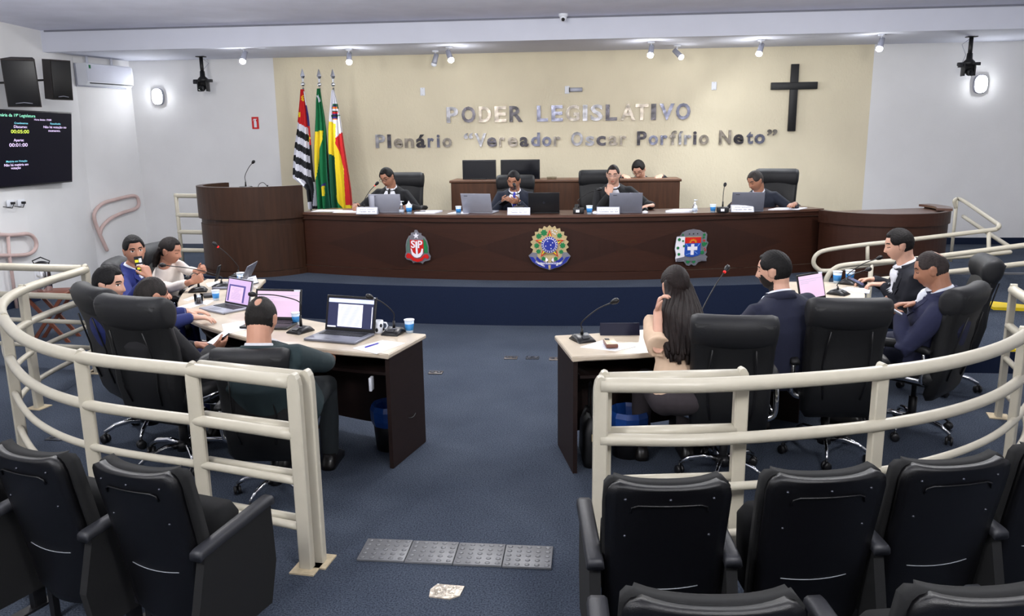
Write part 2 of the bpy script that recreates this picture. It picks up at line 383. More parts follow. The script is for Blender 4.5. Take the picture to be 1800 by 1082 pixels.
# ------------------------------------------------------------------ curved member desks
near = [(-1.26, 4.79), (-1.78, 4.92), (-2.37, 5.18), (-2.92, 5.58), (-3.26, 5.97), (-3.52, 6.42), (-3.73, 7.0), (-3.78, 7.5)]
far = [(-1.13, 5.33), (-1.66, 5.5), (-2.15, 5.76), (-2.55, 6.09), (-2.86, 6.5), (-3.04, 6.95), (-3.18, 7.5)]
def member_desk(flip, label, note):
    fx = (lambda p: (2*X0-p[0], p[1])) if flip else (lambda p: p)
    A = [v[:2] for v in catmull([(*p, 0) for p in near], 6)]; B = [v[:2] for v in catmull([(*p, 0) for p in far], 7)]
    A = [fx(p) for p in A]; B = [fx(p) for p in B]
    e = empty('member_desk', (0, 0, 0), 0, label, 'desk')
    b = MB(); outline = A+B[::-1]
    # bull-nosed marble slab
    n = len(outline); cen = [sum(p[i] for p in outline)/n for i in (0, 1)]
    def inset(d):
        out = []
        for i in range(n):
            p0, p1, p2 = Vector(outline[i-1]), Vector(outline[i]), Vector(outline[(i+1) % n])
            t = (p2-p0).normalized(); nn = Vector((t.y, -t.x)) * (-1 if flip else 1)
            out.append((p1-nn*d))
        return out
    # decide orientation of the inward normal by a probe
    pr = inset(.01); ins = 1 if (pr[20]-Vector(B[20])).length < (Vector(outline[20])-Vector(B[20])).length else -1
    rg = []
    for d, z in ((.008, .756), (.0, .764), (0, .782), (.006, .79)):
        rg.append([(p.x, p.y, z) for p in inset(d*ins)])
    b.rings(rg, 0, smooth=False); b.build('tabletop', M_MARBLE, e)
    def lerp(p, q, t): return (p[0]+(q[0]-p[0])*t, p[1]+(q[1]-p[1])*t)
    m = min(len(A), len(B)); Ai = [A[int(i*(len(A)-1)/(m-1))] for i in range(m)]; Bi = [B[int(i*(len(B)-1)/(m-1))] for i in range(m)]
    F0 = [lerp(Ai[i], Bi[i], .93) for i in range(m)]; F1 = [lerp(Ai[i], Bi[i], .96) for i in range(m)]
    b = MB(); b.rings([[(*F0[i], .1), (*F0[i], .755), (*F1[i], .755), (*F1[i], .1)] for i in range(1, m-1)], smooth=False); b.build('modesty_panel', M_DESKDARK, e)
    S0 = [lerp(Ai[i], Bi[i], .25) for i in range(m)]
    b = MB(); b.rings([[(*S0[i], .6), (*S0[i], .62), (*F0[i], .62), (*F0[i], .6)] for i in range(1, m-1)], smooth=False); b.build('shelf', M_DESKDARK, e)
    for k, i in enumerate((0, int(m*.27), int(m*.5), int(m*.75), m-1)):
        a_, c_ = Vector(lerp(Ai[i], Bi[i], .05 if i in (0, m-1) else .3)), Vector(lerp(Ai[i], Bi[i], .95)); d = (c_-a_); ang = math.atan2(d.y, d.x)
        j = i+1 if i < m-1 else i-1; tin = (Vector(Ai[j])-Vector(Ai[i])).normalized()*(.03 if i in (0, m-1) else 0)
        mid = (a_+c_)/2+tin
        MB().box((mid.x, mid.y, .378), (d.length, .028, .752), rot=(0, 0, ang)).build('end_panel' if i in (0, m-1) else 'divider_panel', M_DESKDARK, e)
    # socket box under the top by the aisle end
    p = Vector(lerp(Ai[2], Bi[2], .12))
    MB().box((p.x, p.y, .56), (.02, .06, .09), bev=.004).build('socket_box', M_WHITE, e)
    return e
member_desk(False, 'curved marble-topped dark wood desk on the left side of the floor', 0)
member_desk(True, 'curved marble-topped dark wood desk on the right side of the floor', 0)

# ------------------------------------------------------------------ guard rails
BARS = ((.985, .036), (.715, .03), (.47, .021), (.225, .021))
def post(b, p, ang, zh=1.03, wd=.068, dp=.045, m=0):
    rg = []
    for z, k in ((0, 1), (.9*zh, 1), (.94*zh, .98), (.975*zh, .8), (.995*zh, .45), (zh, .12)):
        c, s_ = math.cos(ang), math.sin(ang)
        r = []
        for u, v in ((-1, -.8), (-.8, -1), (.8, -1), (1, -.8), (1, .8), (.8, 1), (-.8, 1), (-1, .8)):
            x, y = u*wd/2*k, v*dp/2; r.append((p[0]+x*c-y*s_, p[1]+x*s_+y*c, z))
        rg.append(r)
    b.rings(rg, m, smooth=False)
def rail_set(name, label, path, posts, bars=BARS, ends=()):
    e = empty(name, (0, 0, 0), 0, label, 'guard rail', 'cream rails round the members floor')
    sm = catmull([(*p, 0) for p in path], 8) if len(path) > 2 else [Vector((*p, 0)) for p in path]
    for z, r in bars:
        MB().tube([(p.x, p.y, z) for p in sm], r, 14).build('rail_bar', M_RAIL, e)
    for q in posts:
        d = Vector(q[1]) if isinstance(q[1], tuple) else None
        b = MB(); post(b, q[0], q[2] if len(q) > 2 else 0); po = b.build('post', M_RAIL, e)
        f = MB(); c = math.cos(q[2]), math.sin(q[2]); f.box((q[0][0], q[0][1], .004), (.13, .14, .008), rot=(0, 0, q[2])); f.build('base_plate', M_RAILB, po)
    return e
LP = [(-1.43, 3.57), (-1.95, 3.72), (-2.72, 3.93), (-3.3, 4.27), (-3.85, 4.8), (-4.28, 5.35), (-4.52, 5.95), (-4.62, 6.85)]
rail_set('guard_rail', 'curved cream tubular rail closing the left side of the members floor', LP,
         [((-1.41, 3.565), 0, R_(-6)), ((-2.01, 3.735), 0, R_(10)), ((-2.75, 3.945), 0, R_(22)), ((-3.88, 4.84), 0, R_(45)), ((-4.5, 5.85), 0, R_(80)), ((-4.62, 6.85), 0, R_(85))])
RP = [(.06, 3.6), (.62, 3.64), (1.43, 3.88), (2.02, 4.22), (2.5, 4.70), (2.92, 5.35), (3.12, 6.1)]
rail_set('guard_rail', 'curved cream tubular rail closing the right side of the members floor', RP,
         [((.06, 3.6), 0, R_(5)), ((1.43, 3.90), 0, R_(-22+40)), ((2.5, 4.72), 0, R_(48)), ((3.12, 6.1), 0, R_(75))])
rail_set('gate_leaf', 'cream gate leaf folded back behind the left rail end', [(-1.40, 3.64), (-2.0, 3.80)], [((-1.37, 3.63), 0, R_(-6))])
rail_set('gate_leaf', 'cream gate leaf folded back behind the right rail end', [(.08, 3.69), (.72, 3.78)], [((.08, 3.69), 0, R_(5)), ((.74, 3.78), 0, R_(8))])
rail_set('guard_rail', 'straight cream rail running to the left wall beneath the big screen', [(-4.66, 6.9), (XL+.03, 7.25)], [((-4.66, 6.9), 0, R_(3)), ((XL+.1, 7.25), 0, R_(3))])
for px, py, lab in ((545, 985, 0),):
    pass
# stage handrails
def rail_path(name, label, paths, posts, m=M_RAIL, cat='handrail', group=None, r=.024):
    e = empty(name, (0, 0, 0), 0, label, cat, group)
    for p in paths: MB().tube(catmull(p, 6), r, 12, round_ends=True).build('rail_tube', m, e)
    for p in posts: MB().tube(p, r*.85, 10).build('post', m, e)
    return e
Y1 = 9.0
A = lambda px, py, y=Y1: tuple(at_y(px, py, y))
up = [A(1565, 425), A(1510, 431), A(1455, 439), A(1436, 447), A(1430, 460), A(1436, 471), A(1452, 476), A(1510, 468), A(1600, 457), A(1700, 450), A(1775, 443)]
rail_path('stage_handrail', 'cream handrail with rounded loop end rising along the ramp in front of the side counter',
          [[A(1565, 425), A(1660, 414), A(1735, 405), A(1752, 402), A(1756, 396), A(1750, 391, 9.3), A(1728, 376, 9.9), A(1690, 351, 11.0), A(1678, 352, 11.0), A(1680, 364, 11.0)], up,
           [A(1772, 432, 9.3), A(1735, 408, 9.9), A(1693, 380, 11.0)]],
          [[A(1525, 429), A(1525, 466)], [A(1738, 404), A(1738, 478)], [A(1682, 352, 11.0), tuple(at_y(1682, 352, 11.0).xy)+(ZD,)]])
Y2 = 8.3
rail_path('stage_handrail', 'front cream handrail beside the ramp, curving down behind the desk cups',
          [[A(1452, 512, Y2), A(1453, 490, Y2), A(1466, 473, Y2), A(1493, 465, Y2), A(1600, 456, Y2), A(1700, 444, Y2), A(1800, 431, Y2), A(1860, 424, Y2)],
           [A(1540, 492, Y2), A(1650, 480, Y2), A(1740, 470, Y2), A(1800, 463, Y2), A(1860, 457, Y2)]],
          [[A(1532, 461, Y2), tuple(at_y(1532, 461, Y2).xy)+(0,)], [A(1850, 424, Y2), tuple(at_y(1850, 424, Y2).xy)+(.26,)], [A(1452, 512, Y2), tuple(at_y(1452, 512, Y2).xy)+(0,)]], r=.027)
rail_path('stage_handrail', 'short white ladder-like handrail behind the left side of the lectern',
          [[(-5.56, 10.36, z), (-5.3, 10.36, z-.005), (-4.95, 10.36, z-.01)] for z in (1.42, 1.16, .93, .68)], [[(-5.56, 10.36, 1.45), (-5.56, 10.36, ZD)]], r=.03)
pk = [(188, 439), (170, 398), (166, 375), (180, 358), (205, 350), (236, 344), (244, 355), (239, 366), (215, 374), (193, 385), (179, 400), (176, 412)]
def on_return(px, py, off=.06):      # the bend of the left wall behind the air conditioner, else the back wall
    o = Vector((-7.74, 11.8, 0)); u = Vector((.30, 1.02, 0)).normalized(); n_ = Vector((u.y, -u.x, 0)); d = ray(px, py); c = Vector((0, 0, HC))
    t = (o+n_*off-c).dot(n_)/d.dot(n_); p = c+d*t
    return tuple(p) if p.y < YB-off else tuple(at_y(px, py, YB-off))
e = rail_path('wall_handrail', 'pinkish bent tube handrail on the white wall behind the blue-suited man', [[on_return(x, y) for x, y in pk]],
              [[on_return(205, 350), on_return(205, 350, .005)]], M_PINK, 'handrail', None, .028)
pk = [(-20, 411), (20, 413), (48, 411), (60, 418), (64, 430), (58, 442), (40, 448), (-20, 449)]
B = lambda px, py: tuple(at_x(px, py, XL+.07))
rail_path('wall_handrail', 'pinkish looped handrail on a post under the big screen', [[B(x, y) for x, y in pk]],
          [[B(14, 414), B(16, 447), tuple(at_x(16, 447, XL+.07).xy)+(0.0,)]], M_PINK, 'handrail', None, .026)
# ------------------------------------------------------------------ lettering on the back wall
def wx(px, py=220): return at_y(px, py, YB).x
L1 = 'PODERLEGISLATIVO'; L2 = 'Plenário“VereadorOscarPorfírioNeto”'
f5 = lambda a: 640+a/4.737
f6 = lambda a: 1000+a/3.913
E1 = [(f5(a), f5(b)) for a, b in ((690, 787), (815, 930), (958, 1060), (1088, 1187), (1212, 1322), (1440, 1532), (1560, 1655), (1678, 1792))] + \
     [(f6(a), f6(b)) for a, b in ((95, 127), (148, 232), (252, 330), (355, 455), (455, 543), (563, 597), (620, 722), (733, 832))]
E2 = [(f5(a), f5(b)) for a, b in ((92, 172), (190, 220), (243, 317), (335, 412), (430, 508), (527, 578), (603, 627), (650, 728), (830, 905), (920, 1017), (1022, 1102),
      (1122, 1170), (1195, 1275), (1295, 1368), (1390, 1465), (1482, 1560), (1580, 1635))] + \
     [(f6(a), f6(b)) for a, b in ((15, 98), (115, 175), (190, 255), (275, 335), (352, 397), (470, 537), (550, 615), (632, 680), (697, 742), (755, 787), (795, 845), (857, 880),
      (898, 965), (1035, 1118), (1135, 1205), (1225, 1270), (1280, 1352), (1365, 1435))]
W1 = ['PODER', 'LEGISLATIVO']; W2 = ['Plenário', '“Vereador', 'Oscar', 'Porfírio', 'Neto”']
NUM = ['first', 'second', 'third', 'fourth', 'fifth', 'sixth', 'seventh', 'eighth', 'ninth', 'tenth', 'eleventh']
REFLECTION_TINTS = [(172, 171, 176), (150, 143, 135), (122, 124, 142), (74, 71, 76), (160, 151, 140), (96, 93, 100)]  # reflections in the steel painted as lighter and darker greys
for i, c in enumerate(REFLECTION_TINTS):
    mat('mirror_%d' % i, c, .22, .7, .35, 7, .3, 9, rgb2=tuple(int(v*.62) for v in c))
def letters(chars, ext, words, zb, cap, line, grp):
    k = 0
    for wd in words:
        for j, ch in enumerate(wd):
            a, b_ = ext[k]; me = text_mesh(ch, 1.0, 0., .0); xs = [v.co.x for v in me.vertices]
            bpy.data.meshes.remove(me)
            size = cap/.72
            cu = text_mesh(ch, size, .018, size*.03)
            xs = [v.co.x for v in cu.vertices]; x0_, x1_ = min(xs), max(xs)
            tx0, tx1 = wx(a), wx(b_); sx = (tx1-tx0)/(x1_-x0_)
            cu.transform(UPRIGHT @ Matrix.Diagonal((sx, 1, 1, 1)) @ Matrix.Translation((-x0_, 0, 0)))
            cu.transform(Matrix.Translation((tx0, YB-.012, zb)))
            cx = (tx0+tx1)/2; cu.transform(Matrix.Translation((-cx, -YB, -zb)))
            cu.materials.clear(); cu.materials.append(MATS['mirror_%d' % ((k*5+k//3) % 6)])
            o = bpy.data.objects.new('wall_letter', cu); o.location = (cx, YB, zb); COL.objects.link(o)
            nm = {'“': 'opening quote mark', '”': 'closing quote mark'}.get(ch, ('capital %s' if ch.isupper() else 'small %s') % ch)
            tag(o, 'mirrored steel %s, %s in %s, %s wall line' % (nm, NUM[j], wd.strip('“”'), line), 'letter', grp); k += 1
letters(L1, E1, W1, 2.385, .235, 'upper', 'letters of the upper line')
letters(L2, E2, W2, 2.005, .205, 'lower', 'letters of the lower line')

# cross, plates, signs
e = empty('wall_cross', (3.055, YB, 2.18), 0, 'large plain black wooden cross on the cream wall', 'cross')
MB().box((0, -.025, .49), (.115, .04, .98), bev=.004).build('upright', M_BLACK, e)
MB().box((0, -.03, .665), (.68, .045, .105), bev=.004).build('crossbar', M_BLACK, e)
for px, py, l in ((743, 161, 'white blank switch plate on the cream wall above the word Plenário'), (1255, 151, 'white blank switch plate on the cream wall left of the cross')):
    p = at_y(px, py, YB); e = empty('switch_plate', (p.x, YB, p.z), 0, l, 'switch plate', 'blank plates on the wall')
    MB().box((0, -.006, 0), (.075, .012, .12), bev=.004).build('plate', M_WHITE, e)
    for z in (-.045, .045): MB().lathe([(.004, 0), (.003, .002)], 8, Matrix.Translation((0, -.012, z)) @ Matrix.Rotation(R_(90), 4, 'X')).build('screw', M_SCREW, e)
p = at_y(997, 158, YB); e = empty('cable_outlet', (p.x, YB, p.z), 0, 'white outlet plate with short white duct stub high on the cream wall', 'outlet plate')
MB().box((0, -.006, 0), (.075, .012, .115), bev=.004).build('plate', M_WHITE, e)
MB().box((.14, -.02, .0), (.19, .035, .062), bev=.006).build('duct', M_SILVER, e)
MB().box((.036, -.014, 0), (.012, .02, .07)).build('gland', M_PLASTIC2, e)
p = at_y(449, 216, YB); e = empty('extinguisher_sign', (p.x, YB, p.z), 0, 'small red fire extinguisher sign on the white wall', 'sign')
MB().box((0, -.003, 0), (.115, .006, .19)).build('plate', M_RED, e)
b = MB(); b.prism([(-.022, -.07), (.022, -.07), (.022, .02), (.012, .036), (.012, .05), (.03, .056), (.03, .064), (-.026, .064), (-.036, .03), (-.03, .03), (-.02, .054), (-.01, .05), (-.012, .036), (-.022, .02)], .002, Matrix.Translation((0, -.006, 0)) @ UPRIGHT)
b.build('extinguisher_symbol', M_WHITE, e)
for px, py, l in ((279, 170, 'bright oval bulkhead lamp on the left white wall'), (1722, 148, 'bright oval bulkhead lamp on the right white wall')):
    p = at_y(px, py, YB); e = empty('wall_lamp', (p.x, YB, p.z), 0, l, 'wall lamp', 'oval wall lamps')
    def oval(a, c, n=28): return [(math.copysign(abs(math.cos(t))**.75, math.cos(t))*a, math.copysign(abs(math.sin(t))**.75, math.sin(t))*c) for t in [2*math.pi*i/n for i in range(n)]]
    b = MB(); b.rings([[(x, -y_, z) for x, z in oval(a, c)] for a, c, y_ in ((.1, .135, 0), (.1, .135, .045), (.09, .125, .055), (.085, .12, .04))], caps=False); b.build('bezel', M_SILVER, e)
    b = MB(); b.rings([[(x, -y_, z) for x, z in oval(a, c)] for a, c, y_ in ((.085, .12, .03), (.084, .119, .06), (.07, .1, .085), (.03, .05, .098))]); b.build('diffuser', M_GLOW, e)

# ceiling spots over the stage
def direction_matrix(d):
    d = Vector(d).normalized(); return d.to_track_quat('Z', 'Y').to_matrix().to_4x4()
SPOTS = [((428, 84), (-.1, -.5, -.85), 1, 'leftmost ceiling spotlight, bright, above the left white wall'), ((613, 86), (.1, -.5, -.85), 1, 'bright ceiling spotlight right of the flags'),
         ((789, 82), (.35, -.35, -.85), 1, 'bright front spotlight of the pair above PODER'), ((774, 94), (-.3, .1, -.9), 0, 'dim rear spotlight of the pair above PODER'),
         ((1145, 73), (-.15, -.5, -.85), 1, 'bright front spotlight of the pair above LEGISLATIVO'), ((1186, 84), (.5, -.3, -.55), .4, 'rear half-turned spotlight of the pair above LEGISLATIVO'),
         ((1338, 70), (-.3, -.4, -.85), 1, 'bright ceiling spotlight left of the cross top'), ((1550, 60), (-.3, -.35, -.85), 1, 'rightmost bright ceiling spotlight at the cream wall edge')]
for (px, py), d, on, l in SPOTS:
    p = at_z(px, py, ZS); p.y = min(p.y, 12.3); e = empty('ceiling_spotlight', (p.x, p.y, ZS), 0, l, 'spotlight', 'spotlights on the stage ceiling')
    MB().lathe([(.05, 0), (.05, -.02), (.02, -.026)], 16).build('canopy', M_WHITE, e)
    MB().tube([(0, 0, -.02), (0, 0, -.07), (.01, 0, -.09)], .007, 8).build('stem', M_WHITE, e)
    T = Matrix.Translation((0, 0, -.11)) @ direction_matrix(d)
    hd = MB().lathe([(.025, -.07), (.036, -.065), (.04, .05), (.042, .075), (.036, .075), (.034, .06)], 18, T).build('head', M_SILVER, e)
    bl = MB(); bl.lathe([(.034, .06), (.043, .085), (.040, .108), (.022, .122), (.004, .126)], 16, T); bl.build('bulb', M_GLOWSPOT if on == 1 else (M_GLOW2 if on else M_WHITE), hd)  # bulb swollen past the rim, its shape stands in for glare
    if on:
        lp = bpy.data.lights.new('spot_beam', 'SPOT'); lp.energy = SPOT_POWER*on; lp.spot_size = R_(150); lp.spot_blend = .8; lp.shadow_soft_size = .04; lp.color = (.93, .96, 1)
        lo = bpy.data.objects.new('spot_beam', lp); dv = Vector(d).normalized(); lo.location = Vector((p.x, p.y, ZS-.11))+dv*.17
        lo.rotation_euler = dv.to_track_quat('-Z', 'Y').to_euler(); COL.objects.link(lo)
        lp = bpy.data.lights.new('spot_spill', 'POINT'); lp.energy = 3.0*on; lp.shadow_soft_size = .03
        lo = bpy.data.objects.new('spot_spill', lp); lo.location = Vector((p.x, p.y, ZS-.11))+dv*.17; COL.objects.link(lo)
# black ceiling-hung pan heads
for (px, py), s_, l in (((353, 99), -1, 'black camera on a ceiling pole above the left white wall'), ((1708, 64), 1, 'black camera on a ceiling pole above the right oval lamp')):
    p = at_z(px, py, ZS); e = empty('ceiling_camera', (p.x, p.y, ZS), 0, l, 'camera', 'pole cameras on the stage ceiling')
    MB().box((0, 0, -.006), (.13, .1, .012)).build('ceiling_plate', M_BLACK, e)
    MB().tube([(0, 0, -.01), (0, 0, -.27)], .028, 12).build('pole', M_BLACK, e)
    MB().lathe([(.035, -.22), (.04, -.3), (.075, -.335), (.08, -.38)], 14).build('collar', M_BLACK, e)
    b = MB(); b.box((0, 0, -.365), (.3, .05, .045), bev=.006); b.box((-.12, -.02, -.385), (.05, .05, .05), bev=.005); b.build('bracket', M_PLASTIC3, e)
    b = MB(); b.box((-.07, 0, -.44), (.018, .11, .17), bev=.004); b.box((.07, 0, -.44), (.018, .11, .17), bev=.004); b.box((0, .045, -.43), (.14, .02, .12)); b.build('yoke', M_PLASTIC2, e)
    b = MB(); b.ball((.012*s_, -.02, -.475), .052); hd = b.build('lens_head', M_BLACK, e)
    MB().lathe([(.03, 0), (.034, .02), (.028, .024), (.0, .02)], 14, Matrix.Translation((0, -.066, -.49)) @ Matrix.Rotation(R_(100), 4, 'X')).build('lens', M_GLASS, hd)
    MB().tube([(0, .02, -.02), (-.1*s_, .04, -.1), (-.04, .03, -.24), (-.08*s_, .02, -.34)], .004, 6).build('cable', M_SILVER, e)
p = at_z(990, 24, ZC); e = empty('dome_camera', (p.x, min(p.y, YBEAM-.12), ZC), 0, 'small white dome camera with black lens on the ceiling edge', 'camera')
MB().lathe([(.06, 0), (.06, -.025), (.05, -.04)], 20).build('base', M_WHITE, e)
MB().ball((0, -.01, -.055), .045).build('dome', M_WHITE, e); MB().ball((0, -.042, -.075), .023).build('lens', M_BLACK, e)

# air conditioner on the wall return
d = Vector((.3, 1.02, 0)).normalized(); nrm = Vector((d.y, -d.x, 0))
c = Vector((-7.6, 12.22, 3.14)); ang = math.atan2(d.y, d.x)
e = empty('air_conditioner', tuple(c), ang, 'white split air conditioner high on the left wall by the corner', 'air conditioner')
def ac_sec(x, k=1.): return [(x, -.02*k, -.15*k), (x, -.17*k, -.16*k), (x, -.225*k, -.12*k), (x, -.24*k, .02*k), (x, -.235*k, .15*k), (x, -.2*k, .165*k), (x, -.02*k, .165*k)]
b = MB(); b.rings([ac_sec(-.44), ac_sec(.4), [(.44, y*.9, z*.93) for _, y, z in ac_sec(0)]], smooth=False); b.build('casing', M_WHITE, e)
MB().box((0, -.228, -.125), (.8, .012, .012), rot=(R_(30), 0, 0)).build('air_slot', M_PLASTIC2, e)
MB().box((-.03, -.2405, .02), (.83, .006, .24), rot=(R_(1), 0, 0), bev=.002).build('front_cover', M_BEAM, e)
MB().box((-.39, -.247, .11), (.035, .003, .05)).build('sticker', M_GREEN, e)
MB().box((0, -.01, 0), (.92, .02, .34)).build('mounting_plate', M_SILVER, e)
for x in (-.25, .2): MB().tube([(x, -.04, .16), (x, -.04, .3)], .02, 8).build('pipe', M_BEAM, e)

# loudspeakers
def speaker(px, py, x, w_, h_, dd, yaw, pitch, l, grille):
    p = at_x(px, py, x); e = empty('loudspeaker', tuple(p), 0, l, 'loudspeaker', 'loudspeakers above the screen')
    T = Matrix.Rotation(yaw, 4, 'Z') @ Matrix.Rotation(pitch, 4, 'X')
    P = [(-w_/2, -dd*.5), (w_/2, -dd*.5), (w_*.32, dd*.5), (-w_*.32, dd*.5)]
    b = MB(); b.prism(P, h_, T @ Matrix.Translation((0, 0, -h_/2))); b.build('cabinet', mat('speaker_cabinet', (46, 40, 40), .7, 0, .15, 30, .2, 300), e)
    MB().box((0, -dd*.5-.006, 0), (w_*.95, .014, h_*.94), bev=.006).build('grille', M_BLACK if grille else M_PLASTIC, e).matrix_basis = T
    q = Vector((-7.62-.075*max(0, p.y+.06-10.2)+.012, p.y+.06, p.z))-p
    MB().tube([(0, 0, 0), tuple(q)], .014, 8).build('wall_arm', M_BLACK, e)
    MB().box(tuple(q), (.02, .1, .14)).build('wall_plate', M_BLACK, e)
    b = MB(); b.tube([T @ Vector((-w_*.25, -dd*.5-.016, -h_*.42)), T @ Vector((0, -dd*.5-.016, -h_*.40)), T @ Vector((w_*.25, -dd*.5-.016, -h_*.42))], .005, 6); b.build('badge', M_SILVER, e)
speaker(41, 144, -7.12, .37, .58, .34, R_(28), R_(9), 'black loudspeaker tilted down on the wall, left of the pair above the screen', True)
speaker(98, 140, -7.2, .27, .52, .30, R_(62), R_(5), 'black loudspeaker turned sideways with shiny grille, right of the pair', False)
# sockets with cables under the screen
for (px, py), l in (((14, 357), 'white wall socket with black adaptor under the big screen, left one'), ((33, 356), 'white wall socket with black plug under the big screen, right one')):
    p = at_x(px, py, XL); p = Vector((XL+.03, p.y, p.z)); e = empty('wall_socket', tuple(p), 0, l, 'socket', 'sockets under the screen')
    MB().box((.005, 0, 0), (.012, .13, .085), bev=.003).build('plate', M_WHITE, e)
    MB().box((.03, .01, .0), (.05, .035, .03), bev=.004).build('plug', M_BLACK, e)
    MB().tube([(.05, .01, 0), (.06, -.05, -.06), (.05, -.2, -.03)], .005, 6).build('cable', M_BLACK, e)

# big wall screen
TX = XL+.13
ys = (at_x(124, 260, TX).y); tv = empty('wall_screen', (TX, ys-.87, 2.07), 0, 'large flat wall screen showing session timers in white and green text', 'screen')
MB().box((0, 0, 0), (.05, 1.74, .99), bev=.006).build('casing', M_PLASTIC2, tv)
MB().box((.0265, 0, .004), (.003, 1.71, .955)).build('display', mat('dark_display', (7, 6, 18), .4, spec=.15, emit=.5), tv)
MB().box((-.04, 0, 0), (.06, .4, .4)).build('wall_bracket', M_BLACK, tv)
TM = Matrix(((0, 0, 1, 0), (1, 0, 0, 0), (0, 1, 0, 0), (0, 0, 0, 1)))
em = {k: mat('screen_text_'+k, c, .5, emit=.55) for k, c in (('white', (235, 215, 255)), ('cyan', (130, 215, 235)), ('green', (150, 240, 205)), ('lime', (220, 245, 90)))}
for body, a, b_, yy, hh, colr in (('Sessão Ordinária da 19ª Legislatura', -390, 505, 140, 40, 'green'), ('Hora Início: 19:00', 495, 765, 196, 26, 'white'), ('Cronômetros', 185, 400, 248, 26, 'cyan'),
        ('Discurso:', 185, 395, 310, 36, 'white'), ('00:05:00', 148, 435, 393, 48, 'lime'), ('Aparte:', 208, 368, 520, 36, 'white'), ('00:01:00', 145, 435, 603, 48, 'white'),
        ('Matéria em Votação', 122, 455, 844, 26, 'cyan'), ('Não há matéria em', 98, 480, 903, 34, 'white'), ('votação', 212, 368, 958, 34, 'white'),
        ('Resultado', 757, 918, 256, 26, 'cyan'), ('Não há votação no', 655, 1015, 316, 34, 'white'), ('momento.', 740, 930, 370, 34, 'white')):
    pa, pb = at_x(a/9.015, 190+yy/9.015, TX+.03), at_x(b_/9.015, 190+yy/9.015, TX+.03)
    zc_ = pb.z; cap = hh*.00095
    T = Matrix.Translation(Vector((TX+.0285, (pa.y+pb.y)/2, zc_))-tv.location) @ TM
    text_obj('screen_text', body, cap/.7, T, em[colr], tv, .001, cap*.004, 'CENTER', width=abs(pb.y-pa.y))

tv.rotation_euler = (0, R_(7), 0)
# ------------------------------------------------------------------ flags
FC = lambda c: (460+c[0]/3.865, 100+c[1]/3.865)
fm = [mat('flag_'+n_, c, .85, 0, .06, 60, .15, 300) for n_, c in (('red', (196, 28, 32)), ('white', (216, 216, 226)), ('black', (26, 27, 32)), ('green', (10, 108, 62)), ('yellow', (232, 206, 40)), ('blue', (58, 44, 120)), ('orange', (226, 116, 40)), ('darkgreen', (10, 84, 60)))]
def pip(p, poly):
    x, y = p; ins = False
    for i in range(len(poly)):
        (x1, y1), (x2, y2) = poly[i-1], poly[i]
        if (y1 > y) != (y2 > y) and x < (x2-x1)*(y-y1)/(y2-y1)+x1: ins = not ins
    return ins
def flag1(x, y):
    if y > 850 and x > 300: return 1 if (x > 358 and y < 1010) or (y > 985 and x < 350) else 2
    fold = 300+(y-330)*.105 if y < 560 else 322+(y-560)*.065
    if x > fold:
        if y < 470 and y > 330: return 5 if x < fold+14 else 1
        if y < 330: return 1
        return 4 if 525 < y < 575 and x < fold+10 else (0 if y < 600 else 2)
    s_ = y-.55*(x-240)
    if s_ < 440: return 4 if (abs(x-283) < 9 and 262 < y < 300 and (x+y) % 17 < 11) or (abs(x-262) < 9 and 378 < y < 412) else 0
    return 1 if ((s_-440) % 93) < 46 else 2
YA = [(350, 508), (421, 500), (418, 560), (397, 640), (388, 720), (380, 850), (372, 850), (350, 800)]
def flag2(x, y):
    if pip((x, y), YA): return 4
    if pip((x, y), [(404, 885), (432, 872), (436, 943), (410, 938)]): return 4
    if pip((x, y), [(398, 882), (436, 852), (440, 874), (410, 886)]): return 5
    if pip((x, y), [(377, 262), (390, 258), (404, 300), (394, 310)]): return 1
    return 7 if x > 436+(y-400)*.04 or (y > 850 and x > 440) else 3
def flag3(x, y):
    dx, dy = (x-502)/27, (y-382)/70
    if dx*dx+dy*dy < 1:
        k = (int(x/7)*7+int(y/11)*5) % 7
        return (5, 6, 0, 5, 7, 2, 1)[k] if dx*dx+dy*dy < .62 else (7 if k % 2 else 1)
    edge_ = 507
    if x < edge_-(10 if y < 450 else 0):
        if y < 430+(x-455)*.5: return 1
        return 4 if y < 652+(x-460)*.6 else 7
    if y < 548-(x-507)*.85: return 1
    if pip((x, y), [(507, 545), (548, 500), (575, 720), (620, 1010), (576, 1000), (568, 760), (545, 680), (507, 590)]): return 0
    if pip((x, y), [(500, 980), (520, 960), (555, 1030), (500, 1040)]): return 3
    return 4
OUT = [([(220, 268, 288), (300, 262, 300), (400, 252, 320), (500, 243, 330), (600, 228, 338), (700, 218, 345), (800, 213, 356), (822, 214, 360), (860, 262, 368), (900, 305, 372), (1000, 318, 380), (1030, 322, 382)], flag1, (274, 76)),
       ([(215, 378, 398), (300, 370, 410), (400, 368, 428), (500, 362, 440), (600, 357, 447), (700, 357, 452), (800, 362, 457), (900, 376, 466), (1030, 384, 482)], flag2, (386, 78)),
       ([(225, 478, 492), (300, 470, 510), (400, 460, 530), (500, 455, 543), (600, 456, 555), (700, 459, 570), (800, 465, 585), (900, 470, 598), (1000, 480, 606), (1030, 485, 607)], flag3, (480, 78))]
FL = ['flag with red canton and black and white stripes, leftmost of the three on poles', 'green and yellow flag hanging on a pole, middle of the three', 'white, yellow, green and red flag with a crest, rightmost of the three']
YFL = 12.1
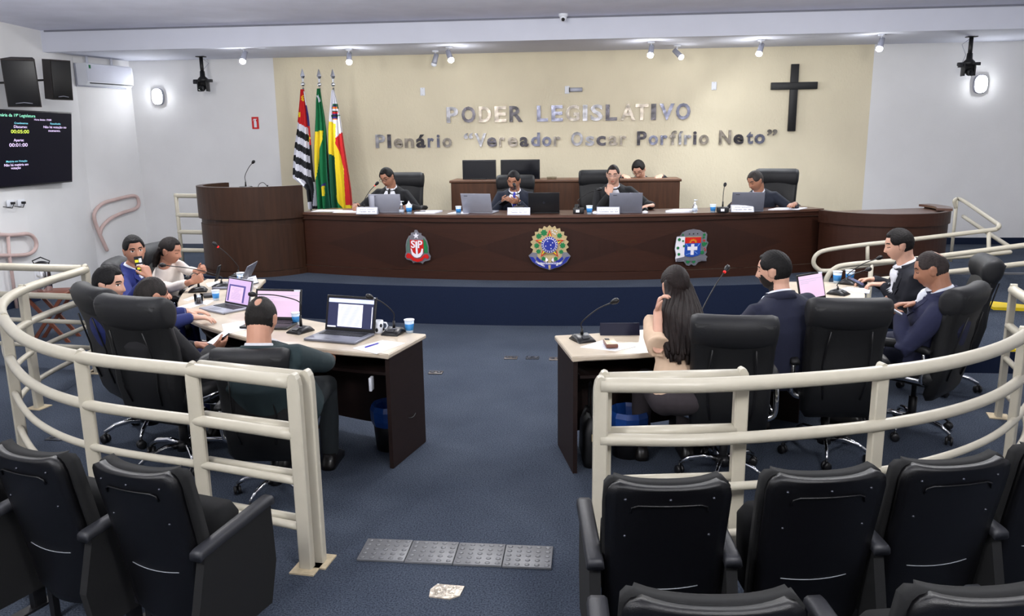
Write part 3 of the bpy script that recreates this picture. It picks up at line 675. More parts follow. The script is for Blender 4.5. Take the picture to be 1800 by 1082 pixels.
for i, (out, fc, tip) in enumerate(OUT):
    t0 = at_y(*FC(tip), YFL); e = empty('flag_on_pole', (t0.x, YFL, ZD), 0, FL[i], 'flag', 'flags on poles beside the desk')
    zt = t0.z-ZD
    MB().tube([(0, 0, .06), (0, 0, zt-.28)], .014, 10).build('pole', M_STEEL, e)
    MB().lathe([(.16, 0), (.16, .03), (.05, .06), (.02, .12)], 18).build('base', M_STEEL, e)
    MB().ball((0, 0, zt-.235), .033).build('ball', M_CHROME, e)
    MB().rings([[(r*math.cos(a), r*.55*math.sin(a), zt-z) for a in [2*math.pi*k/6 for k in range(6)]] for z, r in ((.2, .014), (.15, .018), (.115, .036), (.06, .02), (.01, .004))], smooth=False).build('spearhead', M_CHROME, e)
    NU, NV = 44, 120; b = MB(); vs = []; cols = []
    ya, yb = out[0][0], out[-1][0]
    YS = [o[0] for o in out]; LS = [o[1] for o in out]; RS = [o[2] for o in out]
    for v in range(NV+1):
        y = ya+(yb-ya)*v/NV; l_, r_ = float(np.interp(y, YS, LS)), float(np.interp(y, YS, RS)); amp = .012+.05*v/NV
        for u in range(NU+1):
            t = u/NU; x = l_+(r_-l_)*t
            p = at_y(*FC((x, y)), YFL); off = amp*math.sin(t*2*math.pi*2.6+i*1.3+v*.01)+.35*amp*math.sin(t*23+i)
            vs.append((p.x-t0.x, -.03-.02*v/NV+off*.8, p.z-ZD)); 
    for v in range(NV):
        for u in range(NU):
            y = ya+(yb-ya)*(v+.5)/NV; l_, r_ = float(np.interp(y, YS, LS)), float(np.interp(y, YS, RS)); x = l_+(r_-l_)*(u+.5)/NU
            a = v*(NU+1)+u; b.v = vs; b.f.append([a, a+1, a+NU+2, a+NU+1]); b.mi.append(fc(x, y)); b.sm.append(True)
    # back side of the cloth bag: same folds, a little deeper, closes the hanging cloth
    n0 = len(b.v); b.v = list(b.v)+[(x, y+.045+.05*(k//(NU+1))/NV, z) for k, (x, y, z) in enumerate(vs)]
    for v in range(NV):
        for u in range(NU):
            a = n0+v*(NU+1)+u; b.f.append([a, a+NU+1, a+NU+2, a+1]); b.mi.append(b.mi[v*NU+u]); b.sm.append(True)
        for u in (0, NU):
            a = v*(NU+1)+u; q = [a, a+NU+1, n0+a+NU+1, n0+a]; b.f.append(q); b.mi.append(b.mi[v*NU+min(u, NU-1)]); b.sm.append(True)
    b.build('flag_cloth', fm, e, tri=False)

# ------------------------------------------------------------------ coats of arms on the desk front
def emblem(px, py, scale, center, label, name='coat_of_arms'):
    p = at_y(px, py, 9.42); y = bow.at(p.x, 0); p = at_y(px, py, y[1]-.01); th = math.asin((p.x-bow.cx)/bow.r)
    e = empty(name, (bow.at(p.x, 0)[0], bow.at(p.x, 0)[1], p.z), th, label, 'emblem', 'coats of arms on the desk front')
    def plate(poly, z, m, nm, d=.005):
        b = MB(); b.prism([((x-center[0])*scale, (center[1]-y_)*scale) for x, y_ in poly], d, Matrix.Translation((0, 0, 0)) @ UPRIGHT @ Matrix.Translation((0, 0, z))); return b.build(nm, m, e)
    return e, plate
def star(cx, cy, r, n=5, k=.4, a0=-90): return [(cx+(r if i % 2 == 0 else r*k)*math.cos(R_(a0+180*i/n)), cy+(r if i % 2 == 0 else r*k)*math.sin(R_(a0+180*i/n))) for i in range(2*n)]
def disc(cx, cy, rx, ry=None, n=28): return [(cx+rx*math.cos(2*math.pi*i/n), cy+(ry or rx)*math.sin(2*math.pi*i/n)) for i in range(n)]
M_EMS = mat('emblem_silver', (150, 150, 160), .3, .6, .1, 20)
M_EMW = mat('emblem_white', (225, 222, 230), .4)
M_EMR = mat('emblem_red', (190, 24, 20), .4)
M_EMG = mat('emblem_green', (24, 112, 62), .4)
M_EMG2 = mat('emblem_pale_green', (96, 122, 112), .35, .3)
M_EMB = mat('emblem_blue', (28, 70, 160), .4)
e, pl = emblem(734, 434, .000485, (475, 560), 'coat of arms with red shield, letters SP and sword, left on the desk front')
pl([(420, 130), (480, 130), (520, 200), (590, 210), (590, 260), (680, 300), (740, 400), (775, 540), (775, 700), (825, 790), (800, 880), (650, 920), (600, 985), (560, 950), (400, 950), (350, 970), (310, 910), (180, 880), (130, 820), (150, 730), (165, 700), (165, 520), (190, 400), (260, 280), (310, 260), (320, 205), (400, 190)], .004, M_EMS, 'backplate', .012)
pl([(275, 300), (210, 420), (185, 540), (185, 690), (280, 690), (270, 380)], .016, M_EMG2, 'left_wreath'); pl([(650, 330), (715, 420), (750, 560), (750, 700), (655, 700), (650, 380)], .016, M_EMG, 'right_wreath')
pl([(285, 380), (640, 380), (645, 650), (600, 770), (470, 845), (350, 770), (290, 650)], .016, M_EMR, 'shield')
pl([(300, 600), (330, 750), (400, 815), (470, 830), (550, 805), (620, 720), (630, 600), (600, 592), (565, 690), (500, 735), (420, 735), (360, 690), (322, 595)], .021, M_EMW, 'crescent')
pl([(435, 430), (458, 400), (482, 430), (492, 740), (440, 740)], .023, M_EMW, 'sword')
pl(star(455, 275, 88), .018, M_EMW, 'star')
pl([(165, 780), (215, 715), (290, 735), (380, 830), (475, 860), (570, 830), (660, 740), (740, 735), (785, 800), (750, 850), (660, 820), (600, 900), (475, 935), (350, 905), (290, 850), (190, 845)], .02, M_EMR, 'ribbon')
for ch, x in (('S', 368), ('P', 550)):
    text_obj('shield_letter', ch, .125, UPRIGHT @ Matrix.Translation(((x-475)*.000485, (560-575)*.000485, .023)), M_EMW, e, .003, .003)
e, pl = emblem(966, 435, .000575, (565, 545), 'national coat of arms with star, gold rays and blue ribbon at the desk centre')
pl(star(565, 480, 400, 22, .88), .004, M_GOLD, 'rays', .012)
pl([(210, 640), (300, 650), (330, 760), (450, 840), (565, 860), (690, 840), (810, 750), (830, 640), (925, 640), (1000, 720), (920, 850), (780, 940), (620, 990), (565, 1010), (510, 990), (350, 940), (210, 840), (130, 710)], .006, M_EMS, 'ribbon_backing', .012)
pl([(150, 730), (230, 740), (320, 860), (500, 900), (565, 905), (640, 900), (820, 860), (900, 740), (985, 725), (900, 850), (780, 930), (620, 980), (510, 980), (350, 930), (210, 830)], .02, M_BLUE, 'ribbon')
pl([(300, 725), (390, 800), (480, 850), (650, 850), (740, 800), (830, 725), (850, 780), (760, 860), (640, 905), (490, 905), (370, 860), (285, 780)], .022, M_BLUE, 'upper_ribbon')
for k, (cx, cy, rx, ry, a) in enumerate(((450, 235, 75, 40, -25), (345, 305, 65, 38, -10), (300, 500, 60, 42, 35), (335, 620, 55, 65, 10), (770, 295, 60, 48, 30), (835, 500, 65, 55, -30), (805, 630, 50, 50, 0), (440, 775, 50, 40, 0), (690, 775, 50, 40, 0))):
    ca, sa = math.cos(R_(a)), math.sin(R_(a))
    pl([(cx+(x-cx)*ca-(y-cy)*sa, cy+(x-cx)*sa+(y-cy)*ca) for x, y in star(cx, cy, rx, 7, .7)], .016, M_EMG, 'leaf')
pl(star(565, 480, 335, 5, .42), .02, M_GOLD, 'star_border'); pl(star(565, 480, 310, 5, .42), .024, M_EMR, 'star_red')
for i in range(5):
    a = R_(-90+72*i); tip = (565+262*math.cos(a), 480+262*math.sin(a))
    for s_, m in ((-1, M_EMG), (1, M_YEL)):
        c_ = R_(-90+72*i+s_*36); q = (565+108*math.cos(c_), 480+108*math.sin(c_)); pl([(565, 480), tip, q] if s_ > 0 else [(565, 480), q, tip], .028, m, 'star_facet', .004)
pl(disc(565, 480, 182), .032, M_GOLD, 'disc_border'); pl(disc(565, 480, 168), .036, M_BLUE, 'disc_ring'); pl(disc(565, 480, 132), .040, M_EMW, 'disc_inner_ring'); pl(disc(565, 480, 122), .044, M_BLUE, 'disc')
for i in range(20): a = 2*math.pi*i/20; pl(disc(565+150*math.cos(a), 480+150*math.sin(a), 11, n=8), .040, M_EMW, 'ring_star')
for x, y in ((525, 405), (628, 435), (590, 482), (487, 505), (597, 557)): pl(star(x, y, 18), .048, M_EMW, 'disc_star', .003)
for x, y in ((620, 183), (676, 186), (708, 208), (630, 224), (655, 246), (682, 262)): pl(disc(x, y, 13, n=10), .02, M_EMW, 'pearl', .006)
pl([(535, 740), (600, 740), (590, 850), (600, 860), (530, 860), (545, 850)], .024, M_GOLD, 'sword_hilt'); pl([(540, 905), (590, 905), (585, 970), (565, 1000), (545, 970)], .026, M_GOLD, 'sword_tip')
pl([(490, 740), (540, 800), (490, 850), (480, 800)], .024, M_EMW, 'bow_loop'); pl([(640, 740), (600, 800), (645, 850), (655, 800)], .024, M_EMW, 'bow_loop')
text_obj('ribbon_text', 'REPÚBLICA FEDERATIVA DO BRASIL', .028, UPRIGHT @ Matrix.Translation((0, (545-885)*.000575, .0275)), M_EMW, e, .002, .001, width=.27)
text_obj('ribbon_text', '15 de Novembro', .03, UPRIGHT @ Matrix.Translation((-.117, -.2, .0275)) @ Matrix.Rotation(R_(-27), 4, 'Z'), M_EMW, e, .002, .001, width=.12)
text_obj('ribbon_text', 'de 1889', .03, UPRIGHT @ Matrix.Translation((.117, -.2, .0275)) @ Matrix.Rotation(R_(27), 4, 'Z'), M_EMW, e, .002, .001, width=.08)
e, pl = emblem(1215, 435, .000485, (575, 575), 'municipal coat of arms with white cross on blue, right on the desk front')
pl([(275, 280), (330, 200), (450, 145), (620, 120), (780, 150), (880, 210), (930, 205), (965, 260), (955, 410), (1005, 460), (955, 590), (970, 700), (930, 760), (995, 810), (965, 860), (970, 925), (850, 915), (760, 940), (690, 1020), (640, 1020), (585, 985), (520, 1025), (465, 1010), (390, 915), (190, 920), (165, 820), (180, 740), (145, 600), (165, 440), (190, 300), (230, 285)], .004, M_EMS, 'backplate', .012)
pl([(195, 300), (400, 300), (400, 900), (190, 905), (170, 830), (190, 740), (155, 600), (175, 440)], .0165, M_EMW, 'left_foliage_field', .002)
for x, y, r in ((255, 365, 45), (350, 405, 28), (225, 572, 42), (378, 530, 32), (255, 730, 42), (345, 255, 28), (885, 265, 40), (880, 330, 30), (890, 495, 62), (850, 700, 55), (490, 915, 55), (640, 915, 50), (945, 480, 30)):
    pl(star(x, y, r, 6, .72), .019, M_EMG, 'leaf', .004)
for x, y in ((870, 395), (905, 400), (905, 600), (930, 630), (890, 420), (925, 655)): pl(disc(x, y, 14, n=8), .019, M_EMR, 'berry', .005)
pl([(405, 315), (808, 315), (805, 465), (405, 465)], .018, M_EMR, 'chief'); pl([(400, 465), (805, 465), (795, 740), (740, 775), (590, 805), (450, 790), (395, 740)], .018, M_EMB, 'field')
pl([(405, 305), (808, 305), (808, 318), (405, 318)], .019, M_GOLD, 'chief_border')
for i in range(9):
    a = R_(-180+180*(i+.5)/9); ca, sa = math.cos(a), math.sin(a)
    pl([(605+60*ca-6*sa, 460+60*sa+6*ca), (605+115*ca, 460+115*sa), (605+60*ca+6*sa, 460+60*sa-6*ca)], .024, M_YEL, 'sun_ray', .003)
pl([(555, 485), (635, 485), (635, 548), (715, 548), (715, 635), (625, 635), (625, 752), (548, 752), (548, 635), (465, 635), (465, 548), (555, 548)], .024, M_EMW, 'white_cross')
for q in (((420, 475), (432, 468), (480, 530), (468, 540)), ((765, 475), (775, 482), (730, 550), (720, 540)), ((640, 665), (650, 655), (725, 720), (715, 730)), ((430, 735), (430, 748), (540, 720), (540, 705))): pl(list(q), .024, mat('emblem_pale_blue', (120, 160, 220), .4), 'staff', .003)
for x in (508, 612, 716): pl(disc(x, 235, 15, n=12), .017, M_BLACK, 'dot', .004)
pl([(180, 830), (400, 790), (590, 835), (800, 790), (980, 810), (955, 860), (965, 905), (800, 880), (590, 905), (400, 880), (195, 905)], .022, M_EMS, 'motto_ribbon', .004)
# ------------------------------------------------------------------ executive chairs
def rrect(w_, d_, r, x0=0., y0=0., z=0., n=4):
    out = []
    for cx, cy, a0 in ((w_/2-r, d_/2-r, 0), (-w_/2+r, d_/2-r, 90), (-w_/2+r, -d_/2+r, 180), (w_/2-r, -d_/2+r, 270)):
        for k in range(n+1):
            a = R_(a0+90*k/n); out.append((x0+cx+r*math.cos(a), y0+cy+r*math.sin(a), z))
    return out
def make_chair():
    e = empty('executive_chair', (0, 0, 0))
    b = MB(); b.rings([rrect(.46, .46, .08, 0, .02, .40), rrect(.53, .53, .09, 0, .02, .42), rrect(.55, .55, .09, 0, .02, .47), rrect(.53, .53, .09, 0, .02, .505), rrect(.44, .44, .09, 0, .02, .52)]); b.build('seat', M_LEATHER, e)
    def sec(z, y, w_, d_, lean=0.):
        pts = []
        for x, yy, _ in rrect(w_, d_, min(.055, d_*.48)):
            pts.append((x, y+yy+.10*(abs(x)/.28)**2*.35, z-yy*lean))
        return pts
    prof = [(.31, -.195, .44, .05), (.36, -.21, .52, .09), (.55, -.25, .53, .11), (.68, -.245, .545, .12), (.8, -.26, .55, .115), (.92, -.30, .555, .11), (1.0, -.335, .555, .10), (1.04, -.35, .54, .09)]
    b = MB(); b.rings([sec(z, y, w_, d_, .25) for z, y, w_, d_ in prof]); bk = b.build('backrest', M_LEATHER, e)
    # padded headrest roll folded over the top edge
    rg = []
    for i, x in enumerate((-.285, -.275, -.24, -.12, 0, .12, .24, .275, .285)):
        k = (.55, .85, 1, 1, 1, 1, 1, .85, .55)[i]; yy = -.305+.10*(abs(x)/.28)**2*.35
        rg.append([(x, yy+(.082*k*math.cos(a))-.012*math.sin(a), 1.02+(.075*k if math.sin(a) > 0 else .13*k)*math.sin(a)) for a in [2*math.pi*j/20 for j in range(20)]])
    MB().rings(rg).build('headrest', M_LEATHER_B, bk)
    for s_ in (-1, 1):
        MB().tube([(s_*.14, -.355, .90), (s_*.15, -.328, .80), (s_*.16, -.297, .68), (s_*.15, -.291, .55), (s_*.13, -.258, .45)], .006, 6).build('seam', M_BLACK, bk)
    for s_ in (-1, 1):
        b = MB(); rg = [[(s_*.315+(u)*.032, y, z+v*h) for u, v in ((-1, -.5), (-.8, -1), (.8, -1), (1, -.5), (1, .5), (.7, 1), (-.7, 1), (-1, .5))] for y, z, h in ((-.2, .665, .012), (-.17, .67, .022), (0, .685, .026), (.14, .68, .026), (.2, .655, .022), (.225, .63, .012))]
        ar = b.rings(rg).build('armrest', M_LEATHER, e)
        MB().tube(catmull([(s_*.24, .10, .43), (s_*.31, .14, .45), (s_*.318, .15, .56), (s_*.315, .12, .655)], 5), .012, 8, flat=1.6).build('bracket', M_CHROME, ar)
        MB().tube(catmull([(s_*.24, -.16, .43), (s_*.31, -.15, .46), (s_*.318, -.16, .56), (s_*.315, -.15, .65)], 5), .012, 8, flat=1.6).build('bracket', M_CHROME, ar)
        MB().tube([(s_*.31, .14, .45), (s_*.31, -.15, .455)], .011, 8, flat=1.6).build('lower_bar', M_CHROME, ar)
    b = MB(); b.tube([(0, 0, .10), (0, 0, .26)], .03, 14); b.tube([(0, 0, .26), (0, 0, .4)], .018, 12); b.box((0, 0, .39), (.2, .24, .03), bev=.01); b.build('gas_column', M_PLASTIC2, e)
    MB().tube([(.05, .02, .385), (.22, .06, .375), (.27, .07, .37)], .007, 8).build('tilt_lever', M_CHROME, e)
    MB().lathe([(.0, .075), (.05, .075), (.055, .12), (.03, .14), (0, .14)], 16).build('hub', M_PLASTIC2, e)
    for k in range(5):
        a = R_(90+72*k+20); c, s_ = math.cos(a), math.sin(a)
        lg = MB().tube([(.04*c, .04*s_, .11), (.14*c, .14*s_, .125), (.24*c, .24*s_, .11), (.31*c, .31*s_, .075)], [.022, .02, .017, .013], 8, flat=.75, up=(-s_, c, 0)).build('base_leg', M_CHROME, e)
        T = Matrix.Translation((.31*c, .31*s_, .03)) @ Matrix.Rotation(a+.6, 4, 'Z')
        b = MB()
        for u in (-.016, .016): b.lathe([(.008, -.01), (.028, -.009), (.03, 0), (.028, .009), (.008, .01)], 14, T @ Matrix.Translation((u, 0, 0)) @ Matrix.Rotation(R_(90), 4, 'Y'))
        b.tube([(.31*c, .31*s_, .03), (.31*c, .31*s_, .075)], .007, 8); b.box(tuple(T @ Vector((0, 0, .018))), (.012, .03, .03)); b.build('caster', M_PLASTIC2, lg)
    return e
chair0 = make_chair(); chair_used = [0]
def place_chair(x, y, h, label, group='executive chairs at the curved desks', z=0., scale=1.):
    """h is the compass angle (degrees) the chair faces, counted from straight towards the stage, positive to the left"""
    if not chair_used[0]:
        c = chair0; c.location = (x, y, z); c.rotation_euler = (0, 0, R_(h)); chair_used[0] = 1
    else: c = dup(chair0, (x, y, z), R_(h))
    c.scale = (scale*.89, scale, scale*1.04); return tag(c, label, 'chair', group)
G1 = 'executive chairs at the curved desks'; G2 = 'executive chairs on the stage'
place_chair(-1.90, 4.40, 3, 'black leather executive chair of the balding man, its back against the left rail gate', G1, 0, .875)
place_chair(-2.72, 4.86, -16, 'black leather executive chair of the man with cropped hair, second behind the left rail', G1, 0, 1.06)
place_chair(-3.22, 5.33, -38, 'black leather executive chair of the man in profile, third behind the left rail', G1, 0, 1.03)
place_chair(-3.84, 6.60, -70, 'black leather executive chair behind the man in the blue suit raising a phone', G1, 0, 1.0)
place_chair(-4.06, 7.52, -88, 'black executive chair of the woman in the white blouse', G1, 0, 1.0)
place_chair(.86, 4.86, -4, 'large black executive chair behind the long-haired woman, nearest the right gate', G1, 0, .98)
place_chair(1.60, 5.28, 2, 'large black executive chair behind the bearded man, middle of the right rail', G1, 0, 1.0)
place_chair(2.34, 5.74, 46, 'black executive chair of the man in navy using a phone, seen from the side', G1, 0, .99)
place_chair(2.96, 6.83, 78, 'black executive chair farthest right, behind the heavy man in black', G1, 0, 1.0)
place_chair(-2.56, 10.72, 180, 'black chair on the stage behind the young secretary next to the flags', G2, ZD, 1.08)
place_chair(-1.02, 10.72, 178, 'black chair on the stage behind the man with the blue tie', G2, ZD, 1.04)
place_chair(.14, 10.72, 182, 'black chair on the stage behind the man resting his chin on his hand', G2, ZD, 1.09)
place_chair(2.36, 10.66, 160, 'black chair on the stage behind the grey-haired man at the right, turned sideways', G2, ZD, 1.09)

# ------------------------------------------------------------------ auditorium seats
def make_seat(arms=(1,)):
    e = empty('auditorium_seat', (0, 0, 0))
    def hw(z):
        t = (z-.16)/(.93-.16); w_ = .225+.022*t
        d = max(0., (z-.86)/.07); w_ -= .06*(1-math.sqrt(max(0, 1-min(1, d)**2)))
        d = max(0., (.24-z)/.08); w_ -= .07*(1-math.sqrt(max(0, 1-min(1, d)**2))); return w_
    def yb(z): return -.015-.13*((z-.16)/.77)**1.3
    def ring(z, off=0., fr=.035, k=1.):
        n = 12; w_ = hw(z)*k; bow_ = .035
        back = [(w_*(-1+2*i/n), yb(z)-bow_*(1-(-1+2*i/n)**2)+off, z+.014*((-1+2*i/n)**4)*(1 if z > .8 else 0)) for i in range(n+1)]
        front = [(x*.97, y+fr, zz) for x, y, zz in back[::-1]]
        return back+front
    zs = [.16, .19, .24, .35, .5, .65, .8, .86, .895, .915, .928]
    b = MB(); b.rings([ring(z, 0, .035, 1 if z < .92 else .96) for z in zs]); sh = b.build('back_shell', M_PLASTIC, e)
    zs2 = [.24, .27, .4, .6, .8, .89, .915, .926, .932]
    b = MB(); rg = []
    for z in zs2:
        q = min(z, .925); k = 1.03 if z < .93 else (1.0 if z < .95 else .93); o = ring(q, .037, .06 if z < .92 else .04, k); rg.append([(x, y+(.0 if z < .93 else .012), z+(zz-q)) for x, y, zz in o])
    b.rings(rg); b.build('back_cushion', M_FABRIC_BLK, e)
    def on_back(x, z, o=.004): return (x, yb(z)-.035*(1-(x/hw(z))**2)-o, z)
    MB().tube([on_back(-.15, .815), on_back(-.145, .84), on_back(-.12, .85)]+[on_back(x/100, .85) for x in range(-8, 9, 4)]+[on_back(.12, .85), on_back(.145, .84), on_back(.15, .815)], .0045, 6).build('moulded_ridge', M_PLASTIC, sh)
    MB().tube([on_back(x/100, .44+.00004*x*x, .001) for x in range(-14, 15, 4)], .0022, 6).build('seam_line', M_LINE, sh)
    for x, z in ((-.17, .875), (0, .878), (.17, .875), (-.165, .7), (.165, .7)): MB().ball(on_back(x, z, 0), .0065, nu=8, nv=6).build('screw', M_SCREW, sh)
    b = MB(); b.rings([rrect(.40, .10, .03, 0, .12, .26), rrect(.44, .13, .04, 0, .13, .3), rrect(.45, .15, .05, 0, .15, .48), rrect(.44, .15, .05, 0, .17, .60), rrect(.38, .10, .04, 0, .18, .645)]); b.build('folded_seat', M_FABRIC_BLK, e)
    for s_ in arms:
        x = s_*.275
        b = MB(); b.prism([(-.10, .10), (.30, .10), (.35, .30), (.34, .585), (-.07, .545), (-.13, .3)], .045, Matrix(((0, 0, 1, x-.0225), (1, 0, 0, 0), (0, 1, 0, 0), (0, 0, 0, 1)))); sp = b.build('side_panel', M_FABRIC_BLK, e)
        b = MB(); b.rings([[(x+u*.036, y, z+v) for u, v in ((-1, 0), (-.9, .026), (-.6, .036), (.6, .036), (.9, .026), (1, 0), (.8, -.006), (-.8, -.006))] for y, z in ((-.10, .545), (-.085, .552), (.1, .572), (.33, .595), (.355, .593))]); b.build('arm_pad', M_PLASTIC3, sp)
        b = MB(); b.box((x, .1, .05), (.035, .06, .12)); b.box((x, .1, .006), (.06, .30, .012)); b.build('leg', M_BLACK, e)
    b = MB(); b.box((0, .02, .2), (.5, .05, .04)); b.build('cross_beam', M_BLACK, e)
    if 1 in arms: MB().box((-.16, -.0, .09), (.035, .03, .18)).build('leg', M_BLACK, e)
    return e
seatR = make_seat((1,)); seatE = make_seat((-1, 1)); used = {'R': 0, 'E': 0}
def place_seat(px, py, h, l, kind='R', z=.87, grp='auditorium seats', sc=.96):
    src = seatR if kind == 'R' else seatE; p = at_z(px, py, z); a = R_(h); p = Vector((p.x, p.y, 0))+Vector((-math.sin(a), math.cos(a), 0))*.15
    if not used[kind]: used[kind] = 1; c = src; c.location = (p.x, p.y, 0); c.rotation_euler = (0, 0, a)
    else: c = dup(src, (p.x, p.y, 0), a)
    c.scale = (sc, 1, .935); tag(c, l, 'seat', grp); return c
GS = 'black folding auditorium seats'
place_seat(1178, 853, 6, 'black auditorium seat in the right front row, at the aisle end', 'E', grp=GS)
place_seat(1460, 838, 11, 'black auditorium seat in the right front row, second from the aisle', grp=GS)
place_seat(1690, 817, 15, 'black auditorium seat in the right front row, third from the aisle', grp=GS)
place_seat(1895, 787, 20, 'black auditorium seat in the right front row, cut by the right picture edge', grp=GS)
place_seat(1258, 1066, 3, 'black auditorium seat in the nearest right row, only its top showing at the bottom', 'E', grp=GS, sc=1.04)
place_seat(1768, 1050, 11, 'black auditorium seat in the nearest right row, at the bottom right corner', 'E', grp=GS, sc=1.04)
place_seat(226, 828, -16, 'black auditorium seat in the left row, at the aisle end with broad armrest', grp=GS, sc=.88)
place_seat(34, 800, -18, 'black auditorium seat in the left row, second from the aisle', grp=GS, sc=.88)
place_seat(-146, 775, -19, 'black auditorium seat at the far left picture edge, mostly hidden', grp=GS)

# ------------------------------------------------------------------ things on the desks
ZK = .79
def laptop(loc, rz, label, w_=.36, d_=.25, lid=M_PLASTIC2, base=M_SILVER, open_=108, screen='dark', group=None):
    e = empty('laptop', loc, rz, label, 'laptop', group)
    bs = MB().box((0, 0, .010), (w_, d_, .018), bev=.006).build('keyboard_base', base, e)
    b = MB(); 
    for r in range(5):
        for c in range(14): b.box((-w_*.42+w_*.84*(c+.5)/14, d_*.36-r*.021, .0205), (w_*.84/14-.003, .017, .003))
    b.build('keys', M_KEYS, bs)
    MB().box((-.02, -d_*.3, .0196), (.1, .06, .001)).build('touchpad', M_GREYLAP, bs)
    a = R_(open_-90); T = Matrix.Translation((0, d_/2-.004, .016)) @ Matrix.Rotation(-a, 4, 'X'); h = d_*.93
    ld = MB().box((0, .004, h/2), (w_, .009, h), bev=.004).build('lid', lid, e); ld.matrix_basis = T
    fr = MB().box((0, -.0012, h/2), (w_*.97, .002, h*.95)).build('bezel', M_BLACK, ld)
    def scr(x0, x1, z0, z1, m, nm, o=.0026):
        MB().box(((x0+x1)/2*w_, -o, (z0+z1)/2*h), ((x1-x0)*w_, .0008, (z1-z0)*h)).build(nm, m, ld)
    sm = lambda n_, c, s_=.5: mat('screen_'+n_, c, .4, emit=s_)
    if screen == 'doc':
        scr(-.45, .45, .1, .93, sm('navy', (38, 42, 72)), 'screen'); scr(-.45, .45, .80, .91, sm('pale', (200, 212, 240)), 'window_bar', .003)
        scr(-.25, .24, .13, .76, sm('page', (226, 228, 244)), 'page', .0033); scr(.42, .435, .13, .72, sm('page', (226, 228, 244)), 'scroll_bar', .0033); scr(-.45, -.28, .1, .14, sm('page', (226, 228, 244)), 'search_box', .0034)
        b = MB()
        for i in range(17): b.box((0, -.0040, h*(.7-.033*i)), (w_*(.40 if i % 5 else .34), .0004, h*.011))
        b.build('page_text', sm('greytext', (150, 152, 170), .6), ld)
        MB().box((w_*.4, -.0005, h*.965), (.055, .006, .014)).build('sticker', M_PAPER, ld)
    elif screen == 'pink':
        scr(-.455, .455, .1, .93, sm('pink', (206, 178, 202)), 'screen')
        b = MB(); b.box((0, -.0034, h*.79), (w_*.9, .0006, h*.012)); b.box((-.1*w_, -.0034, h*.72), (w_*.6, .0006, h*.01)); b.box((-.25*w_, -.0034, h*.66), (w_*.3, .0006, h*.01)); b.build('toolbar_lines', sm('greytext', (150, 152, 170), .6), ld)
        MB().box((w_*.4, -.0005, h*.955), (.05, .006, .014)).build('sticker', M_PAPER, ld)
    elif screen == 'lilac':
        scr(-.455, .455, .08, .94, sm('lilac', (186, 160, 200)), 'screen'); scr(-.4, .27, .12, .74, sm('violet', (74, 66, 128)), 'window', .0031); scr(-.34, .2, .12, .68, sm('lilacpage', (204, 176, 206)), 'page', .0036)
        b = MB()
        for i in range(9): b.box((-.07*w_, -.0042, h*(.62-.05*i)), (w_*(.2 if i in (2, 3) else .38), .0004, h*.009))
        b.build('page_text', sm('violettext', (140, 120, 160), .6), ld)
    else:
        scr(-.455, .455, .1, .93, mat('screen_off', (14, 16, 24), .15), 'screen')
    # maker's mark on the lid
    if lid in (M_SILVER, M_GREYLAP): MB().box((w_*.33, .0088, h*.88), (.045, .001, .007)).build('lid_mark', M_PLASTIC3, ld)
    elif lid is M_PLASTIC2: MB().lathe([(.013, 0), (.015, .0008), (.012, .0012)], 16, Matrix.Translation((0, .0085, h*.5)) @ Matrix.Rotation(R_(-90), 4, 'X')).build('lid_mark', M_SCREW, ld)
    return e
def mic(base, head, label, rz=0., kind='wedge', red=False, group='gooseneck microphones', bend=.5, lab=False):
    base, head = Vector(base), Vector(head); e = empty('gooseneck_microphone', tuple(base), rz, label, 'microphone', group)
    T = Matrix.Rotation(-rz, 4, 'Z'); h = T @ (head-base)
    if kind == 'wedge':
        prof = [(-.075, 0, .0), (-.075, .01, .014), (-.03, .03, .034), (.02, .035, .046), (.055, .02, .036), (.08, .0, .012)]
        rg = [[(-.062, y, 0), (-.062, y, z*.55), (-.045, y, z), (.045, y, z), (.062, y, z*.55), (.062, y, 0)] for y, _, z in [(p_[0], 0, max(.004, p_[2])) for p_ in prof]]
        bs = MB().rings(rg).build('base', M_PLASTIC2, e); MB().box((0, -.045, .031), (.05, .03, .004), rot=(R_(22), 0, 0)).build('talk_button', M_PLASTIC3, bs)
        MB().box((.02, -.02, .041), (.03, .008, .003)).build('display_strip', M_SILVER, bs); foot = Vector((0, .01, .04))
    else:
        bs = MB().box((0, 0, .032), (.13, .13, .064), bev=.008).build('base', M_PLASTIC2, e); foot = Vector((0, 0, .06))
        if lab: MB().box((-.01*(1 if abs(rz) < 1 else -1), -.0665, .032), (.042, .002, .03)).build('white_label', M_PAPER, bs)
    k = foot+Vector((0, 0, max(.05, (h.z-foot.z)*bend))); q = k.lerp(h, .5)+Vector((0, 0, .02))
    b = MB(); b.tube([foot, foot.lerp(k, .45)], [.011, .008], 10); b.build('socket_sleeve', M_PLASTIC2, e)
    MB().tube(catmull([foot, foot.lerp(k, .5), k, q, h], 6), .0042, 8).build('gooseneck', M_BLACK, e)
    d = (h-q).normalized(); c = h+d*.012; X = d.to_track_quat('Z', 'Y').to_matrix().to_4x4()
    MB().lathe([(.004, -.03), (.013, -.02), (.019, 0), (.02, .015), (.014, .03), (.004, .036)], 14, Matrix.Translation(c) @ X).build('foam_head', M_BLACK, e)
    if red: MB().lathe([(.006, 0), (.0105, .0), (.0105, .010), (.006, .010)], 12, Matrix.Translation(h-d*.028) @ X).build('light_ring', mat('red_ring', (220, 30, 30), .4, emit=1.2), e)
    return e
M_CUPB = mat('cup_blue_print', (60, 140, 210), .4); M_CUPW = mat('cup_plastic', (205, 222, 240), .25, 0, 0)
